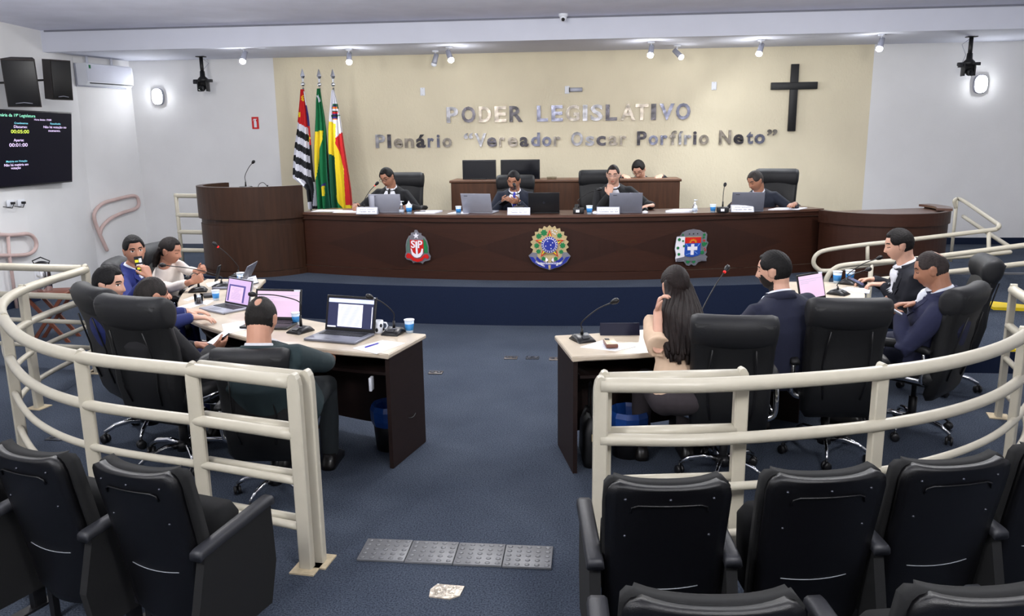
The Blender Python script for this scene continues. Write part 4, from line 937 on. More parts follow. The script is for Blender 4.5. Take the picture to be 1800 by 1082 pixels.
def cup(loc, label, lid=True, tissue=False, group='disposable water cups', s_=1.):
    e = empty('water_cup', loc, random.uniform(0, 3), label, 'cup', group)
    MB().lathe([(.002, 0), (.024*s_, 0), (.032*s_, .085*s_), (.030*s_, .085*s_), (.022*s_, .006), (.002, .006)], 20).build('cup_body', M_CUPW, e)
    MB().lathe([(.0262*s_, .018*s_), (.0305*s_, .06*s_), (.0303*s_, .0605*s_), (.026*s_, .0178*s_)], 20).build('printed_band', M_CUPB, e)
    MB().lathe([(.0315*s_, .082*s_), (.0345*s_, .083*s_), (.0345*s_, .088*s_), (.0315*s_, .0885*s_)] + ([(.01, .0885*s_), (.0, .0885*s_)] if lid else []), 20).build('rim', M_WHITE, e)
    if tissue:
        b = MB(); b.lathe([(.028*s_, .07*s_), (.02, .1*s_), (.012, .108*s_), (.003, .125*s_)], 7, smooth=False); b.build('tissue', M_PAPER, e)
    return e
def bottle(loc, label, s_=1.):
    e = empty('pump_bottle', loc, .4, label, 'bottle', 'hand sanitiser bottles')
    MB().lathe([(.0, 0), (.028*s_, 0), (.03*s_, .01), (.03*s_, .07*s_), (.022*s_, .09*s_), (.012, .1*s_), (.012, .108*s_)], 18).build('bottle_body', M_GLASS, e)
    MB().lathe([(.031*s_, .02), (.0312*s_, .055*s_)], 18).build('bottle_label', mat('bottle_print', (196, 206, 222), .4, 0, .25, 60), e)
    b = MB(); b.lathe([(.013, .104*s_), (.014, .122*s_), (.005, .124*s_), (.005, .145*s_), (.012, .146*s_), (.011, .158*s_), (0, .16*s_)], 12); b.box((.018, 0, .152*s_), (.03, .009, .008), bev=.003); b.build('pump', M_WHITE, e)
    return e
def papers(name, pts, z, label, th=.004, group=None, lines=True, m=M_PAPER):
    """a sheet or stack lying with its corners at pts (room x, y)"""
    c = Vector((sum(p[0] for p in pts)/len(pts), sum(p[1] for p in pts)/len(pts), z)); e = empty(name, tuple(c), 0, label, 'paper', group)
    P = [(p[0]-c.x, p[1]-c.y) for p in pts]
    area = sum(P[i-1][0]*P[i][1]-P[i][0]*P[i-1][1] for i in range(len(P)))
    if area < 0: P = P[::-1]
    MB().prism(P, th).build('sheet', m, e)
    if lines and len(P) == 4:
        b = MB(); u = Vector(P[1])-Vector(P[0]); v = Vector(P[3])-Vector(P[0])
        for i in range(8):
            t = .16+.09*i; a = Vector(P[0])+v*t+u*.14; w2 = .7 if i % 3 else .5; c1 = a+u*w2; dv = v*.018
            b.prism([tuple(a), tuple(c1), tuple(c1+dv), tuple(a+dv)], .0004, Matrix.Translation((0, 0, th)))
        b.build('printed_lines', mat('print_grey', (168, 170, 182), .8), e)
    return e
def zq(px, py, z=ZK): p = at_z(px, py, z); return (p.x, p.y)
def sheet_px(pp, z, *a, **k): return papers('paper_sheet', [zq(x, y, z) for x, y in pp], z, *a, **k)
def nameplate(loc, rz, l1, l2, label, m=M_PAPER, w_=.27, h_=.085):
    e = empty('nameplate', loc, rz, label, 'nameplate', 'nameplates')
    T = Matrix(((0, 0, 1, -w_/2), (1, 0, 0, 0), (0, 1, 0, 0), (0, 0, 0, 1)))
    MB().prism([(-.035, 0), (.035, 0), (.003, h_), (-.003, h_)], w_, T).build('stand', mat('navy_acrylic', (12, 14, 40), .5, spec=.25) if m is not M_PAPER else M_SILVER, e)
    a = math.atan2(.032, h_); P = Matrix.Translation((0, -.0195, h_/2)) @ Matrix.Rotation(R_(90)-a, 4, 'X')
    MB().box((0, 0, .001), (w_*.94, h_*.86, .002)).build('card', M_PAPER, e).matrix_basis = P
    tm = mat('nameplate_ink', (70, 72, 92), .7)
    if l1:                                   # the printed name is too small to read: worn letter strokes word by word
        rs = random.Random(len(l1)+int(loc[0]*10)); b = MB(); tot = sum(l1)+len(l1)-1; x = -tot/2; u = min(.0115, w_*.8/tot)
        for wl in l1:
            for k in range(wl):
                hgt = rs.choice((.012, .013, .0125)); b.box(((x+.5)*u, .014, .0026), (u*.28, hgt, .0006)); b.box(((x+.75)*u, .014+rs.choice((-.005, 0, .005)), .0026), (u*.4, .0028, .0006)); x += 1
            x += 1
        b.build('name_line', tm, e).matrix_basis = P
    if l2: text_obj('role_line', l2, .019, P @ Matrix.Translation((0, -.02, .0025)), tm, e, .001, .0003)
    return e
def phone(name, M, label, screen=(40, 44, 60), em_=.3, extra=None, w_=.072, h_=.148, case=None):
    p = M.to_translation(); e = empty(name, tuple(p), 0, label, 'phone', 'smartphones')
    R3 = M.to_3x3().to_4x4()
    e.rotation_euler = R3.to_euler()
    MB().box((0, 0, 0), (w_, .009, h_), bev=.004).build('case', case or M_BLACK, e)
    MB().box((0, -.0048, 0), (w_*.92, .0008, h_*.95)).build('phone_screen', mat('phone_screen_%d_%d' % (screen[0], screen[2]), screen, .3, emit=em_), e)
    if extra: extra(e)
    return e

# left desk
LM = 'gooseneck microphones on the left desk'; RM = 'gooseneck microphones on the right desk'; SM = 'gooseneck microphones on the stage'
q = lambda px, py, z=ZK: tuple(at_z(px, py, z))
mic(q(348, 512), q(330, 487, 1.0), 'gooseneck microphone near the blue-suited man, wedge base beside the black box', R_(-70), red=True, group=LM, bend=.7)
mic(q(388, 505), q(289, 466, 1.08), 'gooseneck microphone stretching far left in front of the white blouse', R_(-60), red=False, group=LM, bend=.25)
mic(q(418, 487), q(380, 431, 1.13), 'thin gooseneck microphone in front of the lectern, farthest on the left desk', R_(-90), red=True, group=LM, bend=.25)
mic(q(528, 583), q(447, 517, 1.05), 'gooseneck microphone right of the balding man, bending left behind his head', R_(-25), group=LM, bend=.8)
mic(q(692, 586), q(653, 523, 1.07), 'gooseneck microphone on the left desk end beside the dotted mug', R_(-12), group=LM, bend=.45)
laptop(q(597, 594), R_(-14), 'open dark laptop showing a document page, near the aisle end of the left desk', .40, .27, M_PLASTIC2, M_GREYLAP, 104, 'doc', 'laptops on the floor desks')
laptop(q(476, 572), R_(-4), 'laptop with pinkish screen behind the balding man', .37, .25, M_PLASTIC2, M_PLASTIC2, 103, 'pink', 'laptops on the floor desks')
laptop(q(394, 544), R_(36-68), 'silver laptop with lilac page and violet window, a hand on its keys', .34, .24, M_SILVER, M_SILVER, 106, 'lilac', 'laptops on the floor desks')
laptop(q(405, 503), R_(-82), 'grey laptop seen edge-on before the woman in the white blouse', .34, .24, M_GREYLAP, M_GREYLAP, 118, 'off', 'laptops on the floor desks')
cup(q(521, 569), 'blue and white water cup behind the microphone right of the balding man'); cup(q(720, 584), 'blue and white water cup on the aisle corner of the left desk', s_=1.08)
cup(q(380, 527), 'blue water cup half hidden behind the lilac laptop screen'); cup(q(424, 497), 'tall blue-white water cup by the far nameplate of the left desk', s_=1.15)
bottle(q(424, 524), 'clear pump bottle standing between the two laptops of the left desk', 1.25)
e = empty('dotted_mug', q(665, 585), R_(20), 'white mug with black spots beside the laptop', 'mug')
MB().lathe([(.0, 0), (.03, 0), (.036, .01), (.038, .09), (.034, .09), (.032, .012), (0, .008)], 22).build('mug_body', M_WHITE, e)
MB().tube([(.036, 0, .025), (.06, 0, .03), (.066, 0, .05), (.058, 0, .07), (.036, 0, .074)], .006, 8).build('handle', M_WHITE, e)
b = MB()
for a, z in ((-150, .055), (-110, .03), (-60, .06), (-20, .03), (70, .05), (200, .03)): b.ball((.036*math.cos(R_(a)), .036*math.sin(R_(a)), z), (.010, .010, .014), nu=10, nv=6)
b.build('spots', M_BLACK, e)
sheet_px([(620, 612), (672, 598), (712, 603), (662, 622)], ZK, 'white sheet of paper with a pen on the aisle end of the left desk', .002, 'papers on the left desk', False)
p = at_z(655, 607, ZK+.003); e = empty('ballpoint_pen', (p.x, p.y, ZK+.008), R_(62), 'blue ballpoint pen lying on the white sheet', 'pen')
MB().tube([(-.07, 0, 0), (.05, 0, 0)], .0045, 8).build('barrel', mat('pen_blue', (60, 50, 170), .3), e); MB().tube([(.05, 0, 0), (.072, 0, 0)], [.004, .001], 8).build('tip', M_SILVER, e)
sheet_px([(390, 570), (430, 564), (434, 578), (395, 588)], ZK, 'printed sheet hanging over the near edge of the left desk', .002, 'papers on the left desk')
sheet_px([(310, 540), (342, 531), (364, 532), (335, 541)], ZK, 'printed sheet under the glass on the left desk', .002, 'papers on the left desk')
sheet_px([(352, 533), (363, 536), (376, 528), (362, 527)], ZK, 'small printed sheet right of the glass on the left desk', .0015, 'papers on the left desk')
sheet_px([(322, 527), (338, 521), (346, 523), (330, 529)], ZK, 'small white note left of the glass on the left desk', .002, 'papers on the left desk', False)
sheet_px([(362, 498), (384, 494), (388, 500), (366, 504)], ZK, 'white sheet before the woman in the white blouse', .002, 'papers on the left desk', False)
e = empty('drinking_glass', q(350, 534), 0, 'clear glass with a little dark drink on the left desk', 'glass')
MB().lathe([(.0, 0), (.03, 0), (.034, .004), (.037, .085), (.0355, .085), (.0325, .008), (0, .008)], 22).build('glass_body', M_GLASS, e)
MB().lathe([(.0, .009), (.0315, .009), (.0325, .022), (0, .022)], 20).build('drink', mat('dark_cola', (40, 18, 12), .1), e)
e = empty('black_box', q(368, 521), R_(-60), 'small dark grey notebook-like box beside the microphone base', 'box')
MB().box((0, 0, .012), (.13, .1, .024), bev=.004).build('box_body', M_PLASTIC3, e)
nameplate(q(437, 500), R_(70), (8,), '2023-2024', 'small navy nameplate with white card at the far end of the left desk', 1, .2, .08)
e = empty('computer_mouse', q(352, 553), .3, 'pale computer mouse by the hand on the lilac laptop', 'mouse'); MB().ball((0, 0, .012), (.03, .052, .018)).build('mouse_body', M_SILVER, e)
e = empty('desk_cable', q(430, 590, .79), 0, 'thin black cable drooping along the near edge of the left desk', 'cable')
b = MB(); o_ = Vector(q(430, 590, .79)); b.tube(catmull([Vector(q(x, y, .795))-o_ for x, y in ((335, 560), (345, 546), (360, 541), (385, 545), (395, 552))], 5), .003, 6); b.build('cord', M_BLACK, e)
e = empty('desk_cable', (-1.215, 5.2, 0), 0, 'thin dark cable looping across the outside of the left desk end panel', 'cable')
MB().tube(catmull([(-.02, -.18, .28), (.022, -.1, .26), (.026, .0, .28), (.03, .05, .34), (.032, .09, .44), (.03, .12, .5)], 5), .0035, 6).build('cord', M_BLACK, e)
# right desk
mic(q(1024, 598), q(1077, 531, 1.07), 'gooseneck microphone on the aisle end of the right desk', R_(28), group=RM, bend=.35)
mic(q(1232, 575), q(1276, 474, 1.16), 'gooseneck microphone with red ring right of the long-haired woman', R_(20), red=True, group=RM, bend=.2)
mic(q(1492, 499), q(1543, 454, 1.02), 'gooseneck microphone pointing at the mouth of the heavy man in black', R_(55), group=RM, bend=.3)
mic(q(1474, 517), q(1524, 474, .98), 'gooseneck microphone just below the other one near the heavy man in black', R_(50), group=RM, bend=.15)
sheet_px([(1020, 610), (1062, 597), (1118, 609), (1082, 617)], ZK, 'white printed sheet under the phone on the right desk', .002, 'papers on the right desk')
e = empty('smartphone', q(1073, 607, ZK+.005), R_(8), 'phone in a gold and brown case lying face down on the right desk', 'phone', 'smartphones')
MB().box((0, 0, .014), (.078, .15, .024), bev=.006).build('case', mat('brown_case', (110, 70, 58), .35), e); MB().box((0, 0, .0275), (.07, .14, .004), bev=.002).build('gold_back', mat('gold_back', (222, 206, 180), .3, .3), e); MB().box((-.015, .05, .031), (.03, .03, .004), bev=.002).build('camera_bump', M_PLASTIC3, e)
nm = nameplate(q(1089, 587), R_(184), None, '', 'navy nameplate seen from behind on the right desk', 1, .27, .08)
laptop(q(1452, 535), R_(40), 'laptop with pink screen beside the bearded man', .34, .24, M_PLASTIC2, M_PLASTIC2, 104, 'pink', 'laptops on the floor desks')
cup(q(1471, 497), 'blue and white water cup on the right desk, left of the pair', s_=1.25); cup(q(1493, 495), 'blue and white water cup on the right desk, right of the pair', s_=1.25)
sheet_px([(1475, 510), (1490, 505), (1530, 508), (1528, 516)], ZK, 'stack of printed sheets before the heavy man in black', .006, 'papers on the right desk')
# stage desk
D = lambda px, py=372, z=ZT: tuple(at_z(px, py, z))
def DY(px, y, z=ZT):        # a spot on the stage desk top at depth y under picture column px
    p = at_y(px, 372, y); return (p.x, y, z)
LG = 'laptops on the stage desk'
laptop(DY(682, 9.86), R_(180), 'wide silver laptop before the young secretary, lid towards the hall', .40, .24, M_SILVER, M_SILVER, 101, 'off', LG)
laptop(DY(846, 9.74), R_(168), 'silver laptop slightly turned, left of the man with the blue tie', .38, .26, M_SILVER, M_SILVER, 108, 'off', LG)
laptop(DY(957, 9.7), R_(181), 'black laptop with round lid mark, right of the man with the blue tie', .37, .27, M_PLASTIC2, M_PLASTIC2, 106, 'off', LG)
laptop(DY(1098, 9.72), R_(182), 'grey silver laptop before the man resting his chin', .39, .25, M_GREYLAP, M_GREYLAP, 101, 'off', LG)
laptop(DY(1311, 9.86), R_(176), 'grey laptop before the grey-haired man at the right of the stage', .37, .25, M_GREYLAP, M_GREYLAP, 108, 'off', LG)
e = empty('folder', DY(656, 9.72), R_(6), 'pale upright folder leaning at the left of the secretary laptop', 'folder'); MB().box((0, 0, .11), (.06, .1, .22), bev=.003).build('cover', M_SILVER, e)
nameplate(DY(646, 9.60), R_(-3), (7, 8), '1º Secretário   2023   2024', 'white nameplate before the young secretary on the stage desk')
nameplate(DY(912, 9.46), R_(1), (5, 7), 'Presidente   2023   2024', 'white nameplate before the man with the blue tie')
nameplate(DY(1069, 9.5), R_(0), (8, 2, 3, 3, 4), 'Vice-presidente   2023   2024', 'white nameplate before the man resting his chin')
nameplate(DY(1304, 9.72), R_(2), (6, 9), '2º Secretário   2023   2024', 'white nameplate before the grey-haired man')
for px, y, l, ti, s_ in ((719, 9.62, 'water cup holding a crumpled tissue on the stage desk', True, 1.25), (806, 9.54, 'water cup left of the turned silver laptop on the stage desk', False, 1.1), (1036, 9.5, 'water cup left of the vice-president nameplate', False, 1.15), (1253, 9.66, 'water cup left of the square microphone base at the stage right', False, 1.1)):
    cup(DY(px, y), l, True, ti, 'water cups on the stage desk', s_)
bottle(DY(706, 9.58), 'clear pump bottle beside the tissue cup on the stage desk', 1.0); bottle(DY(1221, 9.6), 'clear pump bottle by the paper stack on the stage desk', 1.0)
mic(DY(641, 9.9), at_y(661, 324, 9.95), 'gooseneck microphone with red lit head before the young secretary', 0, 'box', True, SM, .3)
mic(DY(912, 9.95), at_y(905, 327, 10.0), 'gooseneck microphone before the mouth of the man with the blue tie', 0, 'box', False, SM, .4)
mic(DY(1017, 9.6), at_y(1052, 333, 9.8), 'gooseneck microphone with white label, bending right towards the chin-resting man', 0, 'box', False, SM, .5, True)
mic(DY(1270, 9.68), at_y(1274, 326, 9.75), 'upright gooseneck microphone on square base at the stage right', 0, 'box', False, SM, .6, True)
mic((C[0]-.05, C[1]-.35, 1.5), at_y(444, 286, 9.85), 'gooseneck microphone standing on the lectern', 0, 'box', False, SM, .45)
e = empty('small_cable', (C[0]+.12, C[1]-.4, 1.5), 0, 'short black cable loop with plug on the lectern', 'cable'); MB().tube(catmull([(0, 0, .01), (.03, 0, .09), (.09, 0, .11), (.14, 0, .05), (.14, 0, .01)], 4), .004, 6).build('cord', M_BLACK, e); MB().tube([(.14, 0, 0), (.14, 0, .08)], .009, 8).build('plug', M_BLACK, e)
def PS(px0, px1, y0, y1, l, th=.004, sk=.1):
    a, b_, c, d = DY(px0, y0), DY(px1, y0), DY(px1, y1), DY(px0, y1)
    return papers('paper_sheet' if th < .01 else 'paper_stack', [(a[0], a[1]), (b_[0], b_[1]), (c[0]+sk, c[1]), (d[0]+sk, d[1])], ZT, l, th, 'papers on the stage desk')
PS(547, 590, 9.95, 10.2, 'white sheet at the left end of the stage desk by the lectern', .003); PS(585, 626, 9.8, 10.1, 'loose white sheets left of the secretary nameplate', .004)
PS(728, 764, 9.65, 9.9, 'paper stack with a pen right of the tissue cup', .016); PS(786, 822, 9.6, 9.85, 'white sheet under the cup left of the turned laptop', .003)
PS(1170, 1212, 9.68, 9.9, 'thick paper stack in the gap between the right laptops', .022); PS(1350, 1404, 9.95, 10.2, 'white papers at the right end of the stage desk', .008)
e = empty('pen', DY(738, 9.72, ZT+.02), .2, 'dark pen on the paper stack right of the tissue cup', 'pen'); MB().tube([(-.07, 0, 0), (.07, 0, 0)], .005, 8).build('barrel', M_BLACK, e)
for px, y, l in ((1134, 9.55, 'crumpled white tissue right of the grey silver laptop'), (1046, 9.49, 'small crumpled tissue beside the cup and nameplate of the vice-president')):
    b = MB(); b.lathe([(0, 0), (.03, .004), (.036, .02), (.015, .034), (0, .03)], 7, smooth=False); o = b.build('crumpled_tissue', M_PAPER, loc=DY(px, y)); tag(o, l, 'tissue', 'tissues on the stage desk')
for px, y, l in ((1134, 9.7, 'small black webcam-like device behind the crumpled tissue'), (1331, 9.78, 'small black device right of the grey-haired man nameplate')):
    e = empty('small_device', DY(px, y), 0, l, 'device', 'small black devices'); MB().ball((0, 0, .03), (.035, .03, .03)).build('device_body', M_BLACK, e)

# monitors and basket on the clerks' bench
for px0, px1, pt, y, l in ((813, 872, 294, 11.86, 'black monitor seen from behind on the clerks bench, left one'), (880, 949, 293, 11.84, 'black monitor seen from behind on the clerks bench, right one')):
    a, b_ = at_y(px0, pt, y), at_y(px1, pt, y); zb = 1.5325; e = empty('monitor', ((a.x+b_.x)/2, y, zb), R_(180), l, 'monitor', 'monitors on the clerks bench')
    W_ = b_.x-a.x; MB().box((0, 0, .12), (W_, .03, .33), bev=.008).build('housing', M_PLASTIC2, e)
    MB().box((0, .018, .12), (W_*.96, .002, .30)).build('screen_panel', mat('screen_off', (14, 16, 24), .15), e).location = (0, 0, 0)
    ar = MB(); ar.tube([(.13*math.cos(R_(a_)), -.017, .05+.13*math.sin(R_(a_))) for a_ in range(0, 181, 15)], .003, 6); ar.build('cable_arc', M_PLASTIC3, e)
    st = MB().box((0, -.03, .04), (.06, .03, .12), bev=.004).build('stand', M_BLACK, e); MB().box((0, 0, .008), (.2, .16, .012)).build('foot', M_BLACK, e)
    MB().box((-.005, -.047, .10), (.05, .002, .028)).build('sticker', M_PAPER, e)
p = at_y(970, 314, 11.85); e = empty('small_basket', (p.x, 11.85, 1.5325), 0, 'small round beige basket on the clerks bench', 'basket'); MB().lathe([(0, 0), (.07, 0), (.075, .03), (.068, .03), (.065, .01), (0, .01)], 18).build('basket_body', mat('basket_weave', (120, 108, 86), .8, 0, .3, 80), e)

# under and behind the desks
def bin_(loc, l):
    e = empty('waste_bin', loc, 0, l, 'waste bin', 'waste bins under the floor desks')
    MB().lathe([(.0, 0), (.11, 0), (.135, .3), (.128, .3), (.105, .01), (0, .01)], 20).build('bin_body', M_PLASTIC2, e)
    MB().lathe([(.13, .18), (.142, .22), (.145, .29), (.132, .325), (.122, .3), (.1, .2)], 11, smooth=False).build('bin_liner', mat('blue_bag', (24, 62, 130), .3, 0, .2, 20), e)
bin_((-1.37, 5.2, 0), 'waste bin with blue liner under the aisle end of the left desk'); bin_((.28, 5.18, 0), 'waste bin with blue liner under the aisle end of the right desk')
e = empty('handbag', (.02, 5.06, 0), R_(6), 'black handbag with gold zip pull on the floor beneath the right desk', 'handbag')
b = MB(); b.rings([rrect(.1, .3, .04, 0, 0, 0), rrect(.13, .34, .05, 0, 0, .05), rrect(.12, .33, .05, 0, 0, .25), rrect(.05, .28, .02, 0, 0, .34)]); b.build('bag_body', M_LEATHER, e)
MB().tube(catmull([(0, -.1, .33), (0, -.09, .48), (0, 0, .54), (0, .09, .48), (0, .1, .33)], 5), .008, 8).build('strap', M_LEATHER, e); MB().box((0, -.172, .22), (.02, .008, .05), bev=.002).build('zip_pull', M_GOLD, e)
p = at_z(88, 516, .52)
e = empty('tray_stand', (p.x, p.y, 0), R_(12), 'folding wooden tray stand behind the left rail', 'stand')
MW = mat('reddish_wood', (104, 56, 40), .45, 0, .25, 8)
MB().box((0, 0, .535), (.46, .34, .04), bev=.006).build('tray', MW, e)
for s_ in (-1, 1):
    for t in (-1, 1): MB().box((0, s_*.14, .26), (.035, .025, .66), rot=(0, t*R_(36), 0)).build('leg', MW, e)
e = empty('vacuum_flask', (p.x-.04, p.y-.02, .5555), 0, 'steel vacuum flask with black lid on the tray stand', 'flask')
MB().lathe([(0, 0), (.075, 0), (.078, .01), (.078, .25), (.07, .27)], 22).build('flask_body', M_CHROME, e)
MB().lathe([(.082, .245), (.085, .28), (.07, .31), (.03, .325), (0, .33)], 20).build('lid', M_BLACK, e); MB().box((.0, -.075, .29), (.04, .05, .03), bev=.006).build('spout', M_BLACK, e)
MB().tube([(-.075, 0, .28), (-.1, 0, .33), (0, 0, .37), (.1, 0, .33), (.075, 0, .28)], .007, 8).build('carry_handle', M_BLACK, e)
# ------------------------------------------------------------------ people
def sm_(a, b, x): t = np.clip((x-a)/(b-a), 0, 1); return t*t*(3-2*t)
def unit_sphere(nu, nv):
    th = np.linspace(0, 2*np.pi, nu, endpoint=False); ph = np.linspace(-np.pi/2+.001, np.pi/2-.001, nv)
    P, T = np.meshgrid(ph, th, indexing='ij'); d = np.stack([np.cos(P)*np.cos(T), np.cos(P)*np.sin(T), np.sin(P)], -1).reshape(-1, 3)
    f = []
    for i in range(nv-1):
        for j in range(nu): k = (j+1) % nu; f.append([i*nu+j, i*nu+k, (i+1)*nu+k, (i+1)*nu+j])
    f.append(list(range(nu))[::-1]); f.append([(nv-1)*nu+j for j in range(nu)]); return d, f
def head_surface(d, fem=False, jaw=1., features=True):
    x = d[:, 0]*.0755; y = np.where(d[:, 1] > 0, d[:, 1]*.092, d[:, 1]*.104); z = d[:, 2]*.119
    k = np.clip(-d[:, 2], 0, 1); k2 = np.clip(d[:, 2], 0, 1)
    x = x*(1-(.26 if fem else .19)*jaw*k**1.7)*(1+.04*k2*(1-k2)); 
    front = sm_(-.02, .05, y)
    y = np.where(y < 0, y*(1-.36*k**1.1), y*(1+.10*k*(1-.25*k)))
    # squarer forehead and temples
    y = y+front*.006*sm_(0, .06, z)*(1-sm_(.06, .1, z))
    if features:
        g = lambda a, b_, sx, sz: np.exp(-((x-a)/sx)**2-((z-b_)/sz)**2)
        fm = sm_(.03, .06, y)
        ramp = np.clip((.022-z)/.052, 0, 1); prof = np.where(z > -.032, .004+.021*ramp**1.2, .025*np.clip(1-(-.032-z)/.012, 0, 1)); prof = prof*(z < .03)
        nose = prof*np.exp(-(x/(.0085+.006*ramp))**2)
        y = y+fm*(nose-.010*(g(.031, .010, .016, .013)+g(-.031, .010, .016, .013))+.0035*(g(.031, .009, .010, .0075)+g(-.031, .009, .010, .0075))
                  + .005*(g(.027, .032, .02, .008)+g(-.027, .032, .02, .008))+.004*(g(.042, -.022, .018, .018)+g(-.042, -.022, .018, .018))
                  + .0065*g(0, -.056, .020, .0055)+.006*g(0, -.068, .016, .0055)-.004*g(0, -.062, .018, .003)-.003*g(0, -.08, .016, .006)+.007*g(0, -.098, .022, .014))
    return np.stack([x, y, z], -1)
def euler_m(yaw, pitch, roll):      # yaw: turn left +, pitch: look down +, roll: tilt to own right +
    return Matrix.Rotation(R_(yaw), 3, 'Z') @ Matrix.Rotation(-R_(pitch), 3, 'X') @ Matrix.Rotation(R_(roll), 3, 'Y')
def limb(b, pts, rs, n=14, flat=1., up=None): b.tube(pts, rs, n, round_ends=True, flat=flat, up=up)
def lathe_ellipse_sections(b, secs, n=24):
    """secs: (centre, half width vector, half depth vector)"""
    rg = []
    for c, u, v in secs: rg.append([tuple(c+u*math.copysign(abs(math.cos(a))**.9, math.cos(a))+v*math.copysign(abs(math.sin(a))**.9, math.sin(a))) for a in [2*math.pi*k/n for k in range(n)]])
    b.rings(rg)
def remesh(b, voxel, smooth, name):
    me = bpy.data.meshes.new(name); me.from_pydata(b.v, [], b.f); me.update()
    bm = bmesh.new(); bm.from_mesh(me); bmesh.ops.triangulate(bm, faces=[f for f in bm.faces if len(f.verts) > 4]); bmesh.ops.recalc_face_normals(bm, faces=bm.faces[:]); bm.to_mesh(me); bm.free()
    o = bpy.data.objects.new(name, me); COL.objects.link(o)
    m = o.modifiers.new('r', 'REMESH'); m.mode = 'VOXEL'; m.voxel_size = voxel; m.use_smooth_shade = True
    if smooth: s_ = o.modifiers.new('s', 'SMOOTH'); s_.factor = .5; s_.iterations = smooth
    dg = bpy.context.evaluated_depsgraph_get(); out = bpy.data.meshes.new_from_object(o.evaluated_get(dg)); bpy.data.objects.remove(o); bpy.data.meshes.remove(me)
    out.polygons.foreach_set('use_smooth', [True]*len(out.polygons)); return out
def ik(S_, W, a, b_, pole):
    d = W-S_; L = d.length
    if L > (a+b_)*.985: W = S_+d*((a+b_)*.985/L); d = W-S_; L = d.length
    x = (a*a-b_*b_+L*L)/(2*L); h = math.sqrt(max(a*a-x*x, 0)); dn = d.normalized(); p = pole-dn*pole.dot(dn); p.normalize()
    return S_+dn*x+p*h, W
def add_hand(b, W, f, n, right, curl=.5, thumb_in=.4, spread=1., k=1.):
    f = f.normalized(); n = (n-f*n.dot(f)).normalized(); s_ = f.cross(n)*(1 if right else -1)   # s_ points to the thumb side
    rg = []
    for t, w_, th in ((-.015, .026, .022), (.02, .034, .02), (.055, .041, .0165), (.085, .043, .014), (.1, .038, .010)):
        c = W+f*t*k
        rg.append((c, s_*w_*k, n*th*k))
    lathe_ellipse_sections(b, rg, 16)
    for off, L, c0 in ((.031, .072, 0), (.0105, .080, .03), (-.0105, .075, .06), (-.031, .058, .1)):
        base = W+f*(.088-abs(off)*.15)*k+s_*off*k; d = (f+s_*off*1.6*spread).normalized(); pts = [base]; ang = 0
        for seg, fr in enumerate((.45, .32, .23)):
            ang += (curl+c0)*(.75, .9, .7)[seg]; v = d*math.cos(ang)+n*math.sin(ang); pts.append(pts[-1]+v*L*fr*k)
        limb(b, pts, [.0098*k, .0092*k, .0083*k, .007*k], 10)
    tb = W+f*.022*k+s_*.026*k; v1 = (f*.62+s_*.7+n*.25*thumb_in).normalized(); v2 = (f*.9+s_*.25*(1-thumb_in)+n*(.15+.75*thumb_in)).normalized()
    limb(b, [tb, tb+v1*.035*k, tb+v1*.035*k+v2*.028*k, tb+v1*.035*k+v2*.052*k], [.0135*k, .0118*k, .0105*k, .0085*k], 10)
SKINS = {'a': (190, 140, 116), 'b': (180, 128, 104), 'c': (206, 160, 138), 'd': (162, 114, 90)}
PEOPLE = []
